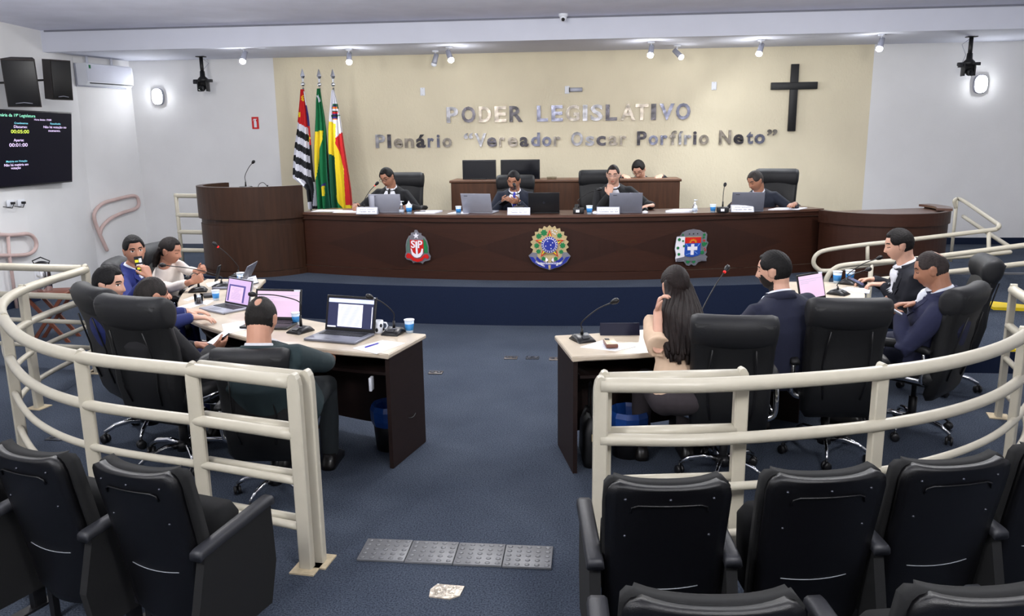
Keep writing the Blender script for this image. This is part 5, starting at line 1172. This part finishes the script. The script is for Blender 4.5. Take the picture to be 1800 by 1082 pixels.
def person(label, root, h, z0, head, look, rh, lh, skin='b', hair=('short', (26, 22, 22)), jacket=(26, 28, 36), shirt=(225, 228, 240), tie=None, trousers=(24, 25, 32), s=1.05,
           fem=False, glasses=None, beard=None, eyes='down', voxel=.0055, build_=1., blouse=False, vneck=True, group=None, shoes=(20, 18, 18), twist=0., elbows=(None, None), bald=None, legs=True, arms_on=True):
    """root: floor point under the pelvis (room x, y); h: facing angle; head: room position of the head centre; rh/lh: dict(p room position of the wrist, f finger direction, n palm direction in room axes)"""
    e = empty('person', (root[0], root[1], z0), R_(h), label, 'person', group); e.scale = (s, s, s)
    IM = (Matrix.Translation((root[0], root[1], z0)) @ Matrix.Rotation(R_(h), 4, 'Z') @ Matrix.Diagonal((s, s, s, 1))).inverted()
    IR = Matrix.Rotation(-R_(h), 3, 'Z'); L = lambda p: IM @ Vector(p); DV = lambda v: (IR @ Vector(v)).normalized()
    H = L(head); HR = euler_m(*look); P = Vector((0, 0, .53))
    J = H+HR @ Vector((0, -.022, -.075)); 
    tor = (J-P); N = J+Vector((0, -.01, -.075)) if tor.y > -.05 else J+Vector((0, 0, -.08))
    N = N+Vector((0, -.02, 0))
    X = (Matrix.Rotation(R_(twist), 3, 'Z') @ Vector((1, 0, 0)))
    def sp(t):
        m = P.lerp(N, .5)+Vector((0, -.045, 0)); return P*(1-t)**2+m*2*t*(1-t)+N*t*t
    def frame(t):
        tg = (sp(min(1, t+.03))-sp(max(0, t-.03))).normalized(); xx = Vector((1, 0, 0)).lerp(X, t).normalized(); xx = (xx-tg*xx.dot(tg)).normalized(); return xx, tg.cross(xx), tg
    bw = build_*(.93 if fem else 1.)
    def torso(b, off, low=0., top=True):
        secs = []
        T_ = ((-.10, .16, .115), (0, .178, .13), (.2, .168, .128), (.42, .158, .122), (.62, .172, .125), (.78, .180, .118), (.88, .165, .098), (.95, .115, .078), (1.02, .066, .062))
        for t, w_, d_ in T_:
            if t < low: continue
            xx, yy, tg = frame(max(0, min(1, t))); c = sp(max(0, min(1, t)))+tg*(min(0, t)*.5+max(0, t-1)*.5)
            if fem: w_ *= (.95 if t < .3 else .86 if t < .7 else .9); d_ *= .92
            if fem and .55 < t < .7: c = c+yy*.012
            kk = bw*(1+(.18 if build_ > 1.08 and t < .65 else 0)); secs.append((c, xx*(w_*kk+off), yy*(d_*kk+off)))
        lathe_ellipse_sections(b, secs)
    xx, yy, tg = frame(.86); SR = sp(.86)+xx*.178*bw-tg*.012; SL = sp(.86)-xx*.178*bw-tg*.012
    dflt = {'R': Vector((.22, .24, .62)), 'L': Vector((-.22, .24, .62))}
    arms = []
    for side, S_, hd, el in (('R', SR, rh, elbows[0]), ('L', SL, lh, elbows[1])):
        sg = 1 if side == 'R' else -1
        if hd is None: W, f, n, cu, ti = dflt[side], Vector((-sg*.3, .95, -.1)).normalized(), Vector((0, 0, -1)), .35, .3
        else: W, f, n, cu, ti = L(hd['p']), DV(hd['f']), DV(hd['n']), hd.get('c', .5), hd.get('t', .4)
        pole = Vector(el) if el else Vector((sg*.75, -.45, -.8))
        E_, W2 = ik(S_, W, .295*(.95 if fem else 1), .265*(.95 if fem else 1), pole); arms.append((side, S_, E_, W2, f, n, cu, ti))
    # ---- body, one continuous surface
    b = MB(); d, fcs = unit_sphere(64, 56); hs = head_surface(d, fem); R4 = HR.to_4x4(); R4.translation = H
    b.add([tuple(v) for v in hs], fcs, M=R4)
    for sg in (-1, 1):
        b.ball(H+HR @ Vector((sg*.0765, -.008, -.004)), (.0085, .019, .032), M=(HR @ Matrix.Rotation(sg*R_(-18), 3, 'Z')).to_4x4())
        b.ball(H+HR @ Vector((sg*.079, -.014, .012)), (.0075, .019, .019), M=(HR @ Matrix.Rotation(sg*R_(-22), 3, 'Z')).to_4x4())
    nk = .048 if fem else .058*min(build_, 1.1)
    limb(b, [H+HR @ Vector((0, -.03, -.045)), J+HR @ Vector((0, -.005, -.01)), N, sp(.94)], [nk, nk, nk*1.08, nk*1.2])
    torso(b, -.012)
    for side, S_, E_, W, f, n, cu, ti in arms:
        limb(b, [sp(.86), S_, S_.lerp(E_, .5), E_, E_.lerp(W, .35), W], [.05, .05, .043*bw, .036*bw, .036*bw, .026])
        add_hand(b, W+f*.0, f, n, side == 'R', cu, ti, k=.92 if fem else 1.0)
    if legs:
        for sg in (-1, 1):
            limb(b, [Vector((sg*.09, 0, .52)), Vector((sg*.12, .22, .54)), Vector((sg*.14, .43, .52)), Vector((sg*.14, .43, .3)), Vector((sg*.14, .42, .09))], [.075, .06, .038, .035, .028])
            limb(b, [Vector((sg*.14, .40, .04)), Vector((sg*.145, .52, .03))], [.036, .03])
    me = remesh(b, voxel, 3, 'body')
    # materials by place on the head
    sk = SKINS[skin]; mats = [mat('skin_'+skin, sk, .5, 0, .06, 18, .05, 200), mat('hair_%d_%d_%d' % hair[1], tuple(int(v*.8) for v in hair[1]), .62, 0, .45, 60, .5, 260, spec=.3, stretch=(1, 1, .2)),
        mat('lips_'+skin, tuple(int(v*k) for v, k in zip(sk, (.86, .68, .68))), .45), mat('eye_white', (215, 212, 208), .3), mat('eye_dark', (34, 24, 20), .2),
        mat('stubble_%s_%s' % (skin, beard[0] if beard else 'none'), tuple(int(v*.62) for v in sk) if not beard or beard[0] == 'stubble' else (70, 66, 64) if beard[0] == 'grey' else (34, 27, 25), .7, 0, .3, 90)]
    for m in mats: me.materials.append(m)
    npo = len(me.polygons); cen = np.empty(npo*3, np.float32); me.polygons.foreach_get('center', cen); cen = cen.reshape(-1, 3)
    hl = (cen-np.array(H))@np.array(HR); x, y, z = hl[:, 0], hl[:, 1], hl[:, 2]; idx = np.zeros(npo, np.int32); on = (np.linalg.norm(hl, axis=1) < .17) & (y > .02)
    ax = np.abs(x)
    if beard and beard[0] == 'full': idx[(np.linalg.norm(hl, axis=1) < .15) & (y > -.01) & (z < -.012-.9*np.clip(.06-y, 0, .05)) & (z > -.135) & ~((ax < .024) & (z > -.046)) & ~((y > .07) & (z > -.03))] = 5
    if beard and beard[0] in ('grey', 'stubble', 'goatee'): idx[on & (y > .045) & (ax < .036) & (z < -.04) & (z > -.125)] = 5
    idx[on & (y > .06) & (ax < .021) & (np.abs(z+.062) < .0085)] = 2
    arc = .030+.005*(1-((ax-.03)/.018)**2); idx[on & (y > .05) & (ax > .011) & (ax < .05) & (np.abs(z-arc) < (.0042 if not fem else .003))] = 1
    if eyes == 'open':
        el_ = ((ax-.031)/.0135)**2+((z-.010)/.0062)**2 < 1; idx[on & el_] = 3; idx[on & el_ & (((x*np.sign(x)-.031)/.0058)**2+((z-.011)/.0065)**2 < 1)] = 4
        idx[on & (ax > .017) & (ax < .046) & (np.abs(z-.0175) < .0022)] = 4
    else: idx[on & (ax > .018) & (ax < .045) & (np.abs(z-.0035+.04*(ax-.031)**2*20) < .0024)] = 4
    me.polygons.foreach_set('material_index', idx)
    body = bpy.data.objects.new('body', me); COL.objects.link(body); body.parent = e
    # ---- hair
    kind, hc = hair; mh = mats[1]; d, fcs = unit_sphere(72, 60); base = head_surface(d, fem, features=False); dx, dy, dz = d[:, 0], d[:, 1], d[:, 2]
    zl = base[:, 2]; yl = base[:, 1]; adx = np.abs(dx)
    hairline = .074-.062*sm_(.45, .92, adx)            # height of the hairline at the front
    front_mask = sm_(-.004, .012, zl-hairline)
    sideburn = sm_(-.035, -.02, zl)*(1-sm_(.005, .03, yl))*sm_(.5, .7, adx)
    backm = (1-sm_(-.03, .004, yl))*sm_(-.058, -.038, zl)
    mask = np.maximum(np.where(yl > 0, front_mask, 0), np.maximum(backm, sideburn)); mask = np.where((yl <= 0) & (zl > .01), 1, mask)
    mask = mask*(1-.9*((adx > .9) & (np.abs(zl-.0) < .02) & (yl < .01) & (yl > -.03)))
    th = {'short': .010, 'crop': .0045, 'quiff': .013, 'thick': .016, 'long': .014, 'tied': .012}[kind]; thk = th*(.3+.7*sm_(-.03, .07, zl))
    if kind == 'quiff': thk = thk+.012*sm_(.05, .09, yl)*sm_(.04, .07, zl)
    if kind == 'crop': mask = mask*sm_(-.06, -.03, zl)
    if bald: 
        spot = np.exp(-((dx/.33)**2)-((dy+.6)/.34)**2)*(dz > 0); mask = mask*(1-sm_(.35, .75, spot)*.98)
    wob = .0018*np.sin(dx*31+dz*17)*np.cos(dy*27+dx*9)
    off = mask*(thk+wob)-(1-mask)*.006
    nrm_ = base/np.linalg.norm(base, axis=1)[:, None]; hv = base+nrm_*off[:, None]
    hb = MB(); hb.add([tuple(v) for v in hv], fcs, M=R4)
    if kind == 'long':
        # hair falling down the back in overlapping locks
        for i in range(27):
            t = (i-13)/13*(1 if i % 2 else .93); a = HR @ Vector((t*.066, -.055+.045*t*t, .03)); q0 = H+a; low = sp(.36)+frame(.36)[0]*(t*.105)-frame(.36)[1]*(.165-.02*t*t); mid = sp(.78)+frame(.78)[0]*(t*.13)-frame(.78)[1]*(.15-.05*t*t)
            pts = catmull([q0, H+HR @ Vector((t*.084, -.088+.03*t*t, -.05)), mid, sp(.55)+frame(.55)[0]*(t*.125)-frame(.55)[1]*(.172-.03*t*t), low+Vector((.012*math.sin(i*2.3), .008*math.sin(i*3.1), -.02*(1-t*t)+.03*math.sin(i*1.7)))], 5)
            n_ = len(pts); hb.tube(pts, [.021-.012*(k/(n_-1))**3+.002*math.sin(i*1.9+k*.7) for k in range(n_)], 8, flat=1.5)
    if kind == 'tied':
        for i in range(9):
            t = (i-4)/4; q0 = H+HR @ Vector((t*.06, -.06, .02)); 
            pts = catmull([q0, H+HR @ Vector((t*.078, -.09, -.05)), H+HR @ Vector((t*.07+.006*math.sin(i), -.10, -.11)), H+HR @ Vector((t*.06, -.095, -.16+.012*math.sin(i*2)))], 5); n_ = len(pts)
            hb.tube(pts, [.022-.009*(k/(n_-1))+.003*math.sin(k*1.3+i) for k in range(n_)], 9)
    hb.build('hair', mh, e)
    # ---- clothes
    mj = mat('cloth_%d_%d_%d' % jacket, jacket, .85, 0, .1, 60, .15, 500); mt = mat('cloth_%d_%d_%d' % trousers, trousers, .88, 0, .1, 60, .15, 500); ms = mat('shirt_%d_%d_%d' % shirt, shirt, .8, 0, .05, 30, .1, 300)
    b = MB(); torso(b, .022 if not blouse else .014, -.2)
    for side, S_, E_, W, f, n, cu, ti in arms:
        d2 = (W-E_).normalized(); cut = W-d2*(.035 if not blouse else (.075 if blouse != 'puff' else .19))
        rr = (.064, .068, .06, .052, .05, .041) if not blouse else (.052, .058, .052, .046, .046, .040)
        if blouse == 'puff': rr = (.052, .066, .072, .07, .075, .05)
        rr = [r*min(bw, 1.12) for r in rr]
        limb(b, [sp(.84), S_, S_.lerp(E_, .5), E_, E_.lerp(cut, .5), cut], rr, 16)
        if not blouse or blouse is True:
            # creases at the elbow bend
            for k in (-.05, -.015, .02): b.ball(E_+(d2*k if k > 0 else (S_-E_).normalized()*(-k)), (rr[3]*1.07, rr[3]*1.07, rr[3]*.5), nu=10, nv=6)
    lap = []
    jm = remesh(b, .009, 4, 'jacket')
    cen = np.empty(len(jm.polygons)*3, np.float32); jm.polygons.foreach_get('center', cen); cen = cen.reshape(-1, 3)
    tv = BVHTree.FromPolygons([v.co for v in jm.vertices], [list(p.vertices) for p in jm.polygons])
    # shirt front and neckline in the spine frame
    x8, y8, t8 = frame(.9); top = sp(1.0)+y8*.05; bot = sp(.42)+frame(.42)[1]*.13
    def front(t, u, o=0.):
        xx, yy, tg = frame(t); c = sp(t)+xx*u+yy*.21; hit = tv.ray_cast(c, -yy); 
        return (hit[0]+yy*o) if hit[0] is not None else sp(t)+xx*u+yy*(.13+o)
    if vneck and not blouse:
        def vw(t): return .010+.064*min(1, max(0, (t-.5)/.42))
        b = MB(); rows = []
        TS = np.linspace(.49, 1.03, 20); up_ = lambda t: .024*min(1, max(0, (t-.84)/.1))
        for t in TS:
            yy = frame(t)[1]; rows.append([(front(t, u*vw(t)*(1-.35*min(1, max(0, (t-.95)/.08))), .007+up_(t)*(1-.5*u*u)), yy) for u in (-1, -.66, -.33, 0, .33, .66, 1)])
        xt, yt, tt_ = frame(1.0)
        for hz, rr_ in ((.020, nk+.034), (.026, nk+.006)): rows.append([(sp(1.0)+tt_*hz+xt*u*(.045 if rr_ > nk+.01 else .034)+yt*(rr_-.010*u*u), yt) for u in (-1, -.66, -.33, 0, .33, .66, 1)])
        b.rings([[tuple(p) for p, y_ in r]+[tuple(p-y_*.02) for p, y_ in r[::-1]] for r in rows]); b.build('shirt', ms, e)
        if tie:
            b = MB(); rg = []; q_ = sp(1.0)+tt_*.034+yt*(nk+.022); rg.append([tuple(q_-xt*.011), tuple(q_+yt*.008), tuple(q_+xt*.011), tuple(q_-yt*.01)]); q_ = sp(1.0)+tt_*.016+yt*(nk+.05); rg.append([tuple(q_-xt*.017), tuple(q_+yt*.010), tuple(q_+xt*.017), tuple(q_-yt*.01)])
            for t, w_ in ((.96, .014), (.9, .016), (.8, .021), (.7, .025), (.6, .029), (.52, .032)):
                yy = frame(t)[1]; l_, m_, r_ = front(t, -w_, .010+up_(t)), front(t, 0, .018+up_(t)), front(t, w_, .010+up_(t))
                rg.append([tuple(l_), tuple(m_), tuple(r_), tuple(m_-yy*.012)])
            b.rings(rg, smooth=False); b.build('tie', mat('tie_%d_%d_%d' % tie, tie, .6), e)
        for sg in (-1, 1):                     # lapels
            b = MB(); rg = []
            for t, wo in ((.5, .006), (.56, .03), (.64, .045), (.72, .058), (.76, .066), (.765, .05), (.84, .056), (.92, .05), (.98, .03)):
                w0 = .008+.062*min(1, max(0, (t-.5)/.42)); a, c_ = front(t, sg*(w0-.014), .012), front(t, sg*(w0+wo), .009); xx, yy, tg = frame(t)
                rg.append([tuple(a), tuple(c_), tuple(c_-yy*.008), tuple(a-yy*.012)])
            b.rings(rg, smooth=False); lap.append(b)
        for bb in lap: bb.build('lapel', mj, e)
    jm.materials.append(mj if not blouse else ms); jo = bpy.data.objects.new('jacket' if not blouse else 'blouse', jm); COL.objects.link(jo); jo.parent = e
    if not blouse:
        # shirt collar and jacket collar round the neck
        ax_ = (J-N).normalized(); xx = (Vector((1, 0, 0))-ax_*ax_.x).normalized(); yy = ax_.cross(xx)
        def collar(r0, h0, h1, thick, gap, name, m, drop=0.):
            b = MB(); rg = []
            for i in range(25):
                a = R_(90+gap)+R_(360-2*gap)*i/24; v = xx*math.cos(a)+yy*math.sin(a); fr_ = max(0, math.sin(a)); o = N+ax_*(-drop*fr_)
                rg.append([tuple(o+v*(r0+.012)+ax_*h0), tuple(o+v*r0+ax_*h1), tuple(o+v*(r0-thick)+ax_*h1), tuple(o+v*(r0+.012-thick)+ax_*h0)])
            b.rings(rg); b.build(name, m, e)
        collar(nk+.009, -.012, .03, .005, 14, 'shirt_collar', ms, .02); collar(nk+.03, -.035, .016, .011, 55, 'jacket_collar', mj)
    else:
        ax_ = (J-N).normalized()
    if not blouse:
        for side, S_, E_, W, f, n, cu, ti in arms:
            d2 = (W-E_).normalized(); MB().tube([W-d2*.055, W-d2*.018], [.036*min(bw, 1.1), .035*min(bw, 1.1)], 16).build('shirt_cuff', ms, e)
    if legs:
        b = MB(); secs = []
        b.ball((0, -.01, .53), (.185*bw, .145*bw, .10))
        for sg in (-1, 1):
            limb(b, [Vector((sg*.085, 0, .52)), Vector((sg*.12, .22, .545)), Vector((sg*.14, .44, .525)), Vector((sg*.14, .445, .3)), Vector((sg*.14, .43, .1))], [.105*bw, .09*bw, .068, .062, .055], 16)
        tm = remesh(b, .011, 3, 'trousers'); tm.materials.append(mt); to = bpy.data.objects.new('trousers', tm); COL.objects.link(to); to.parent = e
        for sg in (-1, 1):
            b = MB(); b.rings([rrect(.085, .28, .035, sg*.145, .47, .0), rrect(.092, .285, .04, sg*.145, .47, .03), rrect(.08, .23, .035, sg*.145, .455, .055), rrect(.07, .13, .03, sg*.145, .42, .09)]); b.build('shoe', mat('shoe_leather', shoes, .35), e)
    if glasses:
        mg = mat('glasses_%s' % glasses, (30, 26, 26) if glasses == 'dark' else (150, 145, 150), .3, .3); b = MB(); T = lambda x, y, z: tuple(H+HR @ Vector((x, y, z)))
        for sg in (-1, 1):
            pts = [T(sg*.033+.0215*math.copysign(abs(math.cos(a))**.75, math.cos(a)), .102-.18*(sg*.033+.0215*math.cos(a))**2*10, .008+.0155*math.sin(a)) for a in [2*math.pi*k/18 for k in range(19)]]
            b.tube(pts, .0021 if glasses == 'dark' else .0015, 6, caps=False); b.tube([T(sg*.054, .094, .014), T(sg*.079, .05, .014), T(sg*.082, -.01, .01)], .002, 6)
        b.tube([T(-.012, .104, .012), T(0, .107, .014), T(.012, .104, .012)], .002, 6); b.build('glasses', mg, e)
    PEOPLE.append((e, H, HR, arms, s)); return e, arms
def W_(px, py, z): return tuple(at_z(px, py, z))
def room_hand(e, arm, t=.06, n_=.03):
    """room position in the palm of an arm tuple"""
    M = Matrix.Translation(e.location) @ Matrix.Rotation(e.rotation_euler.z, 4, 'Z') @ Matrix.Diagonal((*e.scale, 1)); side, S_, E_, W, f, n, cu, ti = arm
    return M @ (W+f*t+n*n_), (M.to_3x3() @ f).normalized(), (M.to_3x3() @ n).normalized()
def phone_M(p, up, face):
    """phone with its long side along up and its screen turned to face"""
    up = Vector(up).normalized(); fc = Vector(face); fc = (fc-up*fc.dot(up)).normalized(); y = -fc; x = y.cross(up)
    M = Matrix(((x.x, y.x, up.x, p[0]), (x.y, y.y, up.y, p[1]), (x.z, y.z, up.z, p[2]), (0, 0, 0, 1))); return M
GP = 'members and clerks'
# left desk, nearest first
person('balding man in a dark green suit seen from behind, nearest at the left desk', (-1.84, 4.40), 2, 0, W_(459, 562, 1.12), (4, 22, 0),
       {'p': (-1.66, 4.80, .74), 'f': (-.3, 1, 0), 'n': (0, 0, -1), 'c': .4}, {'p': (-2.0, 4.80, .74), 'f': (.3, 1, 0), 'n': (0, 0, -1), 'c': .4},
       'a', ('short', (32, 27, 24)), (30, 46, 50), (200, 200, 205), None, (24, 30, 34), 1.06, voxel=.0048, build_=1.12, bald=True, elbows=((1, -.15, -.35), (-1, -.15, -.35)))
e, arms = person('man with cropped hair and black jacket seen from behind, holding a phone in his lap', (-2.74, 4.84), -24, 0, W_(266, 522, 1.16), (-6, 14, 0),
       {'p': W_(372, 612, .74), 'f': (.5, .8, .1), 'n': (-.6, .4, .6), 'c': .6, 't': .7}, {'p': W_(345, 606, .76), 'f': (.8, .5, -.1), 'n': (.2, .2, -1), 'c': .5},
       'b', ('crop', (44, 38, 36)), (22, 22, 26), (222, 224, 235), None, (28, 28, 32), 1.06, voxel=.0048, build_=1.05)
p, f, n = room_hand(e, arms[0], .07, .035)
phone('smartphone', phone_M(tuple(p+Vector((0, 0, .02))), (.45, .75, .35), (-.3, -.5, .8)), 'phone with bright screen held low by the man with cropped hair', (196, 206, 232), .7)
person('dark-haired man in a blue suit, hand on the lilac laptop', (-3.2, 5.32), -50, 0, W_(192, 500, 1.16), (-38, 6, 0),
       {'p': W_(352, 556, .845), 'f': (.85, .35, -.1), 'n': (0, 0, -1), 'c': .3}, {'p': W_(340, 548, .84), 'f': (.8, .3, 0), 'n': (0, 0, -1), 'c': .3},
       'c', ('quiff', (20, 18, 20)), (26, 38, 96), (214, 222, 250), None, (26, 36, 84), 1.05, eyes='open', voxel=.0048)
e, arms = person('young man in a bright blue suit raising a phone before his mouth', (-4.02, 6.52), -84, 0, W_(236, 440, 1.215), (-52, 4, 4),
       {'p': tuple(Vector(W_(262, 489, 1.04))), 'f': (-.35, .2, .9), 'n': (-.9, .3, -.2), 'c': .75, 't': .9}, {'p': W_(296, 545, .81), 'f': (.9, -.3, 0), 'n': (0, 0, -1), 'c': .3},
       'b', ('quiff', (18, 17, 20)), (28, 40, 108), (232, 236, 250), None, (26, 36, 96), 1.05, eyes='open', elbows=((.5, -.2, -1), None), voxel=.005)
pp = Vector(W_(245, 466, 1.13))
def yel(e_):
    m = mat('phone_yellow', (214, 200, 40), .4, emit=.5); m2 = mat('phone_white', (220, 222, 230), .4, emit=.5)
    for (x, z, w2, h2, mm) in ((-.014, .036, .03, .022, m), (.016, .04, .022, .034, m2), (.004, .002, .05, .012, m2), (.006, -.024, .05, .02, m), (-.02, -.048, .018, .014, m2), (.01, -.052, .03, .01, m)):
        MB().box((x, -.0054, z), (w2, .0006, h2)).build('screen_picture', mm, e_)
phone('smartphone', phone_M(tuple(pp), (-.12, .1, 1), (.1, -1, .1)), 'phone with black and yellow picture held upright before a mouth', (20, 22, 30), .2, yel)
e, arms = person('woman in a white blouse with dark wavy hair looking at a phone in both hands', (-4.05, 7.42), -86, 0, W_(299, 441, 1.12), (-4, 14, 0),
       {'p': W_(365, 492, .93), 'f': (.85, .35, .3), 'n': (-.1, .9, .2), 'c': .95, 't': .6}, {'p': W_(368, 486, .93), 'f': (.85, -.2, .3), 'n': (0, -.9, .2), 'c': .95, 't': .6},
       'b', ('tied', (34, 26, 24)), (220, 210, 200), (226, 216, 208), None, (40, 40, 60), 1.04, fem=True, blouse=True, voxel=.005)
phone('smartphone', phone_M(W_(383, 480, .985), (.3, 0, .95), (-.9, -.1, .3)), 'phone held up by the woman in the white blouse', (60, 70, 90), .3)
# right desk
e, arms = person('long-haired woman in a beige blouse seen from behind at the right desk', (.56, 4.72), 6, 0, W_(1187, 503, 1.17), (14, 8, 2),
       {'p': (.78, 5.05, .84), 'f': (-.4, .9, 0), 'n': (0, 0, -1), 'c': .3}, {'p': tuple(Vector(W_(1156, 548, 1.05))), 'f': (.15, -.05, 1), 'n': (.9, -.3, 0), 'c': .8, 't': .4},
       'c', ('long', (40, 28, 26)), (200, 172, 146), (204, 176, 150), None, (50, 44, 48), 1.06, fem=True, blouse='puff', voxel=.0048, elbows=(None, (-.35, .5, -1.6)))
person('bearded man in a navy suit looking left, behind the middle right chair', (1.30, 5.30), 22, 0, W_(1360, 476, 1.25), (42, 6, 0),
       {'p': (1.45, 5.80, .83), 'f': (-.3, .9, 0), 'n': (0, 0, -1), 'c': .3}, {'p': (1.0, 5.55, .84), 'f': (-.2, .9, 0), 'n': (0, 0, -1), 'c': .3},
       'c', ('quiff', (22, 19, 20)), (26, 30, 52), (225, 228, 240), None, (24, 28, 44), 1.06, beard=('full',), voxel=.0048, build_=1.05)
e, arms = person('man in a navy suit tapping a white phone at the right desk', (2.42, 5.78), 62, 0, W_(1637, 474, 1.2), (6, 18, 0),
       {'p': W_(1606, 535, .95), 'f': (-.9, -.1, .05), 'n': (0, -.2, -1), 'c': .35, 't': .2}, {'p': W_(1582, 551, .9), 'f': (-.75, .5, .35), 'n': (.45, .2, .85), 'c': .7, 't': .8},
       'd', ('crop', (66, 56, 54)), (28, 32, 62), (200, 204, 214), None, (26, 30, 50), 1.07, voxel=.0048, build_=1.1, bald=True)
phone('smartphone', phone_M(W_(1568, 543, .95), (-.75, .45, .45), (.4, .2, .85)), 'white phone in the hands of the navy-suited man at the right desk', (205, 208, 220), .3, case=M_WHITE)
e, arms = person('heavy man in a black suit at the far end of the right desk', (2.86, 6.98), 84, 0, W_(1580, 431, 1.2), (0, 12, 0),
       {'p': W_(1533, 491, .85), 'f': (-.9, .2, -.1), 'n': (-.2, -.3, -1), 'c': .6, 't': .5}, {'p': W_(1553, 500, .84), 'f': (-.9, .3, 0), 'n': (0, 0, -1), 'c': .6},
       'c', ('thick', (26, 21, 21)), (24, 26, 36), (222, 224, 232), None, (24, 25, 32), 1.1, voxel=.005, build_=1.12)
phone('smartphone', phone_M(W_(1504, 494, .85), (-.8, .3, .4), (.4, -.3, .85)), 'dark phone in the hand of the heavy man in black', (36, 44, 84), .2)
# stage
def ST(px, py, y): return tuple(at_y(px, py, y))
person('young man with dark glasses and black tie, left on the stage desk', (-2.62, 10.58), 176, ZD, ST(681, 312, 10.36), (-16, 22, 8),
       {'p': (-3.02, 10.10, 1.30), 'f': (.3, -.9, -.2), 'n': (.6, 0, -.6), 'c': .5}, {'p': (-2.3, 10.05, 1.30), 'f': (-.2, -.9, -.1), 'n': (0, 0, -1), 'c': .3},
       'd', ('quiff', (22, 20, 21)), (18, 19, 23), (222, 224, 232), (18, 18, 20), glasses='dark', voxel=.006)
e, arms = person('man with greying beard and bright blue tie at the stage desk', (-.98, 10.58), 182, ZD, ST(903, 317, 10.34), (-14, 24, -4),
       {'p': (-1.10, 10.22, 1.33), 'f': (.4, -.85, .15), 'n': (.7, .2, .4), 'c': .8, 't': .7}, {'p': (-.90, 10.22, 1.33), 'f': (-.5, -.8, .1), 'n': (-.6, .1, .4), 'c': .6, 't': .5},
       'd', ('short', (34, 32, 34)), (26, 32, 48), (232, 234, 245), (40, 50, 170), beard=('grey',), voxel=.006, build_=1.05)
phone('smartphone', phone_M(tuple(Vector(ST(886, 357, 10.12))), (.6, -.6, .35), (0, .5, .8)), 'phone in the hands of the man with the blue tie', (60, 56, 60), .1)
person('man with silver glasses resting his chin on his hand', (.34, 10.60), 178, ZD, ST(1078, 307, 10.36), (-6, 12, 0),
       {'p': tuple(at_y(1071, 342, 10.18)), 'f': (.12, .12, 1), 'n': (0, 1, -.1), 'c': .75, 't': .7}, {'p': (.78, 10.02, 1.29), 'f': (-.7, -.5, 0), 'n': (0, 0, -1), 'c': .3},
       'c', ('crop', (44, 36, 34)), (20, 21, 25), (206, 206, 214), None, glasses='light', voxel=.006, build_=1.1, elbows=((.6, -.2, -1), None))
person('grey-haired man in a navy suit, right on the stage desk', (2.22, 10.56), 158, ZD, ST(1328, 318, 10.38), (-36, 26, 0),
       {'p': (1.78, 10.12, 1.30), 'f': (.3, -.9, 0), 'n': (0, 0, -1), 'c': .3}, {'p': (2.5, 10.05, 1.30), 'f': (-.5, -.8, 0), 'n': (0, 0, -1), 'c': .3},
       'd', ('short', (74, 68, 66)), (24, 30, 44), (225, 228, 240), None, voxel=.006)
person('clerk with dark glasses bent over the bench behind the man resting his chin', (.80, 12.42), 176, ZD, ST(1123, 298, 12.16), (-12, 34, 6),
       {'p': (.5, 12.0, 1.56), 'f': (.3, -.9, 0), 'n': (0, 0, -1), 'c': .3}, {'p': (1.05, 12.0, 1.56), 'f': (-.3, -.9, 0), 'n': (0, 0, -1), 'c': .3},
       'c', ('thick', (26, 22, 22)), (22, 23, 27), (214, 216, 228), None, s=1.15, glasses='dark', voxel=.006)
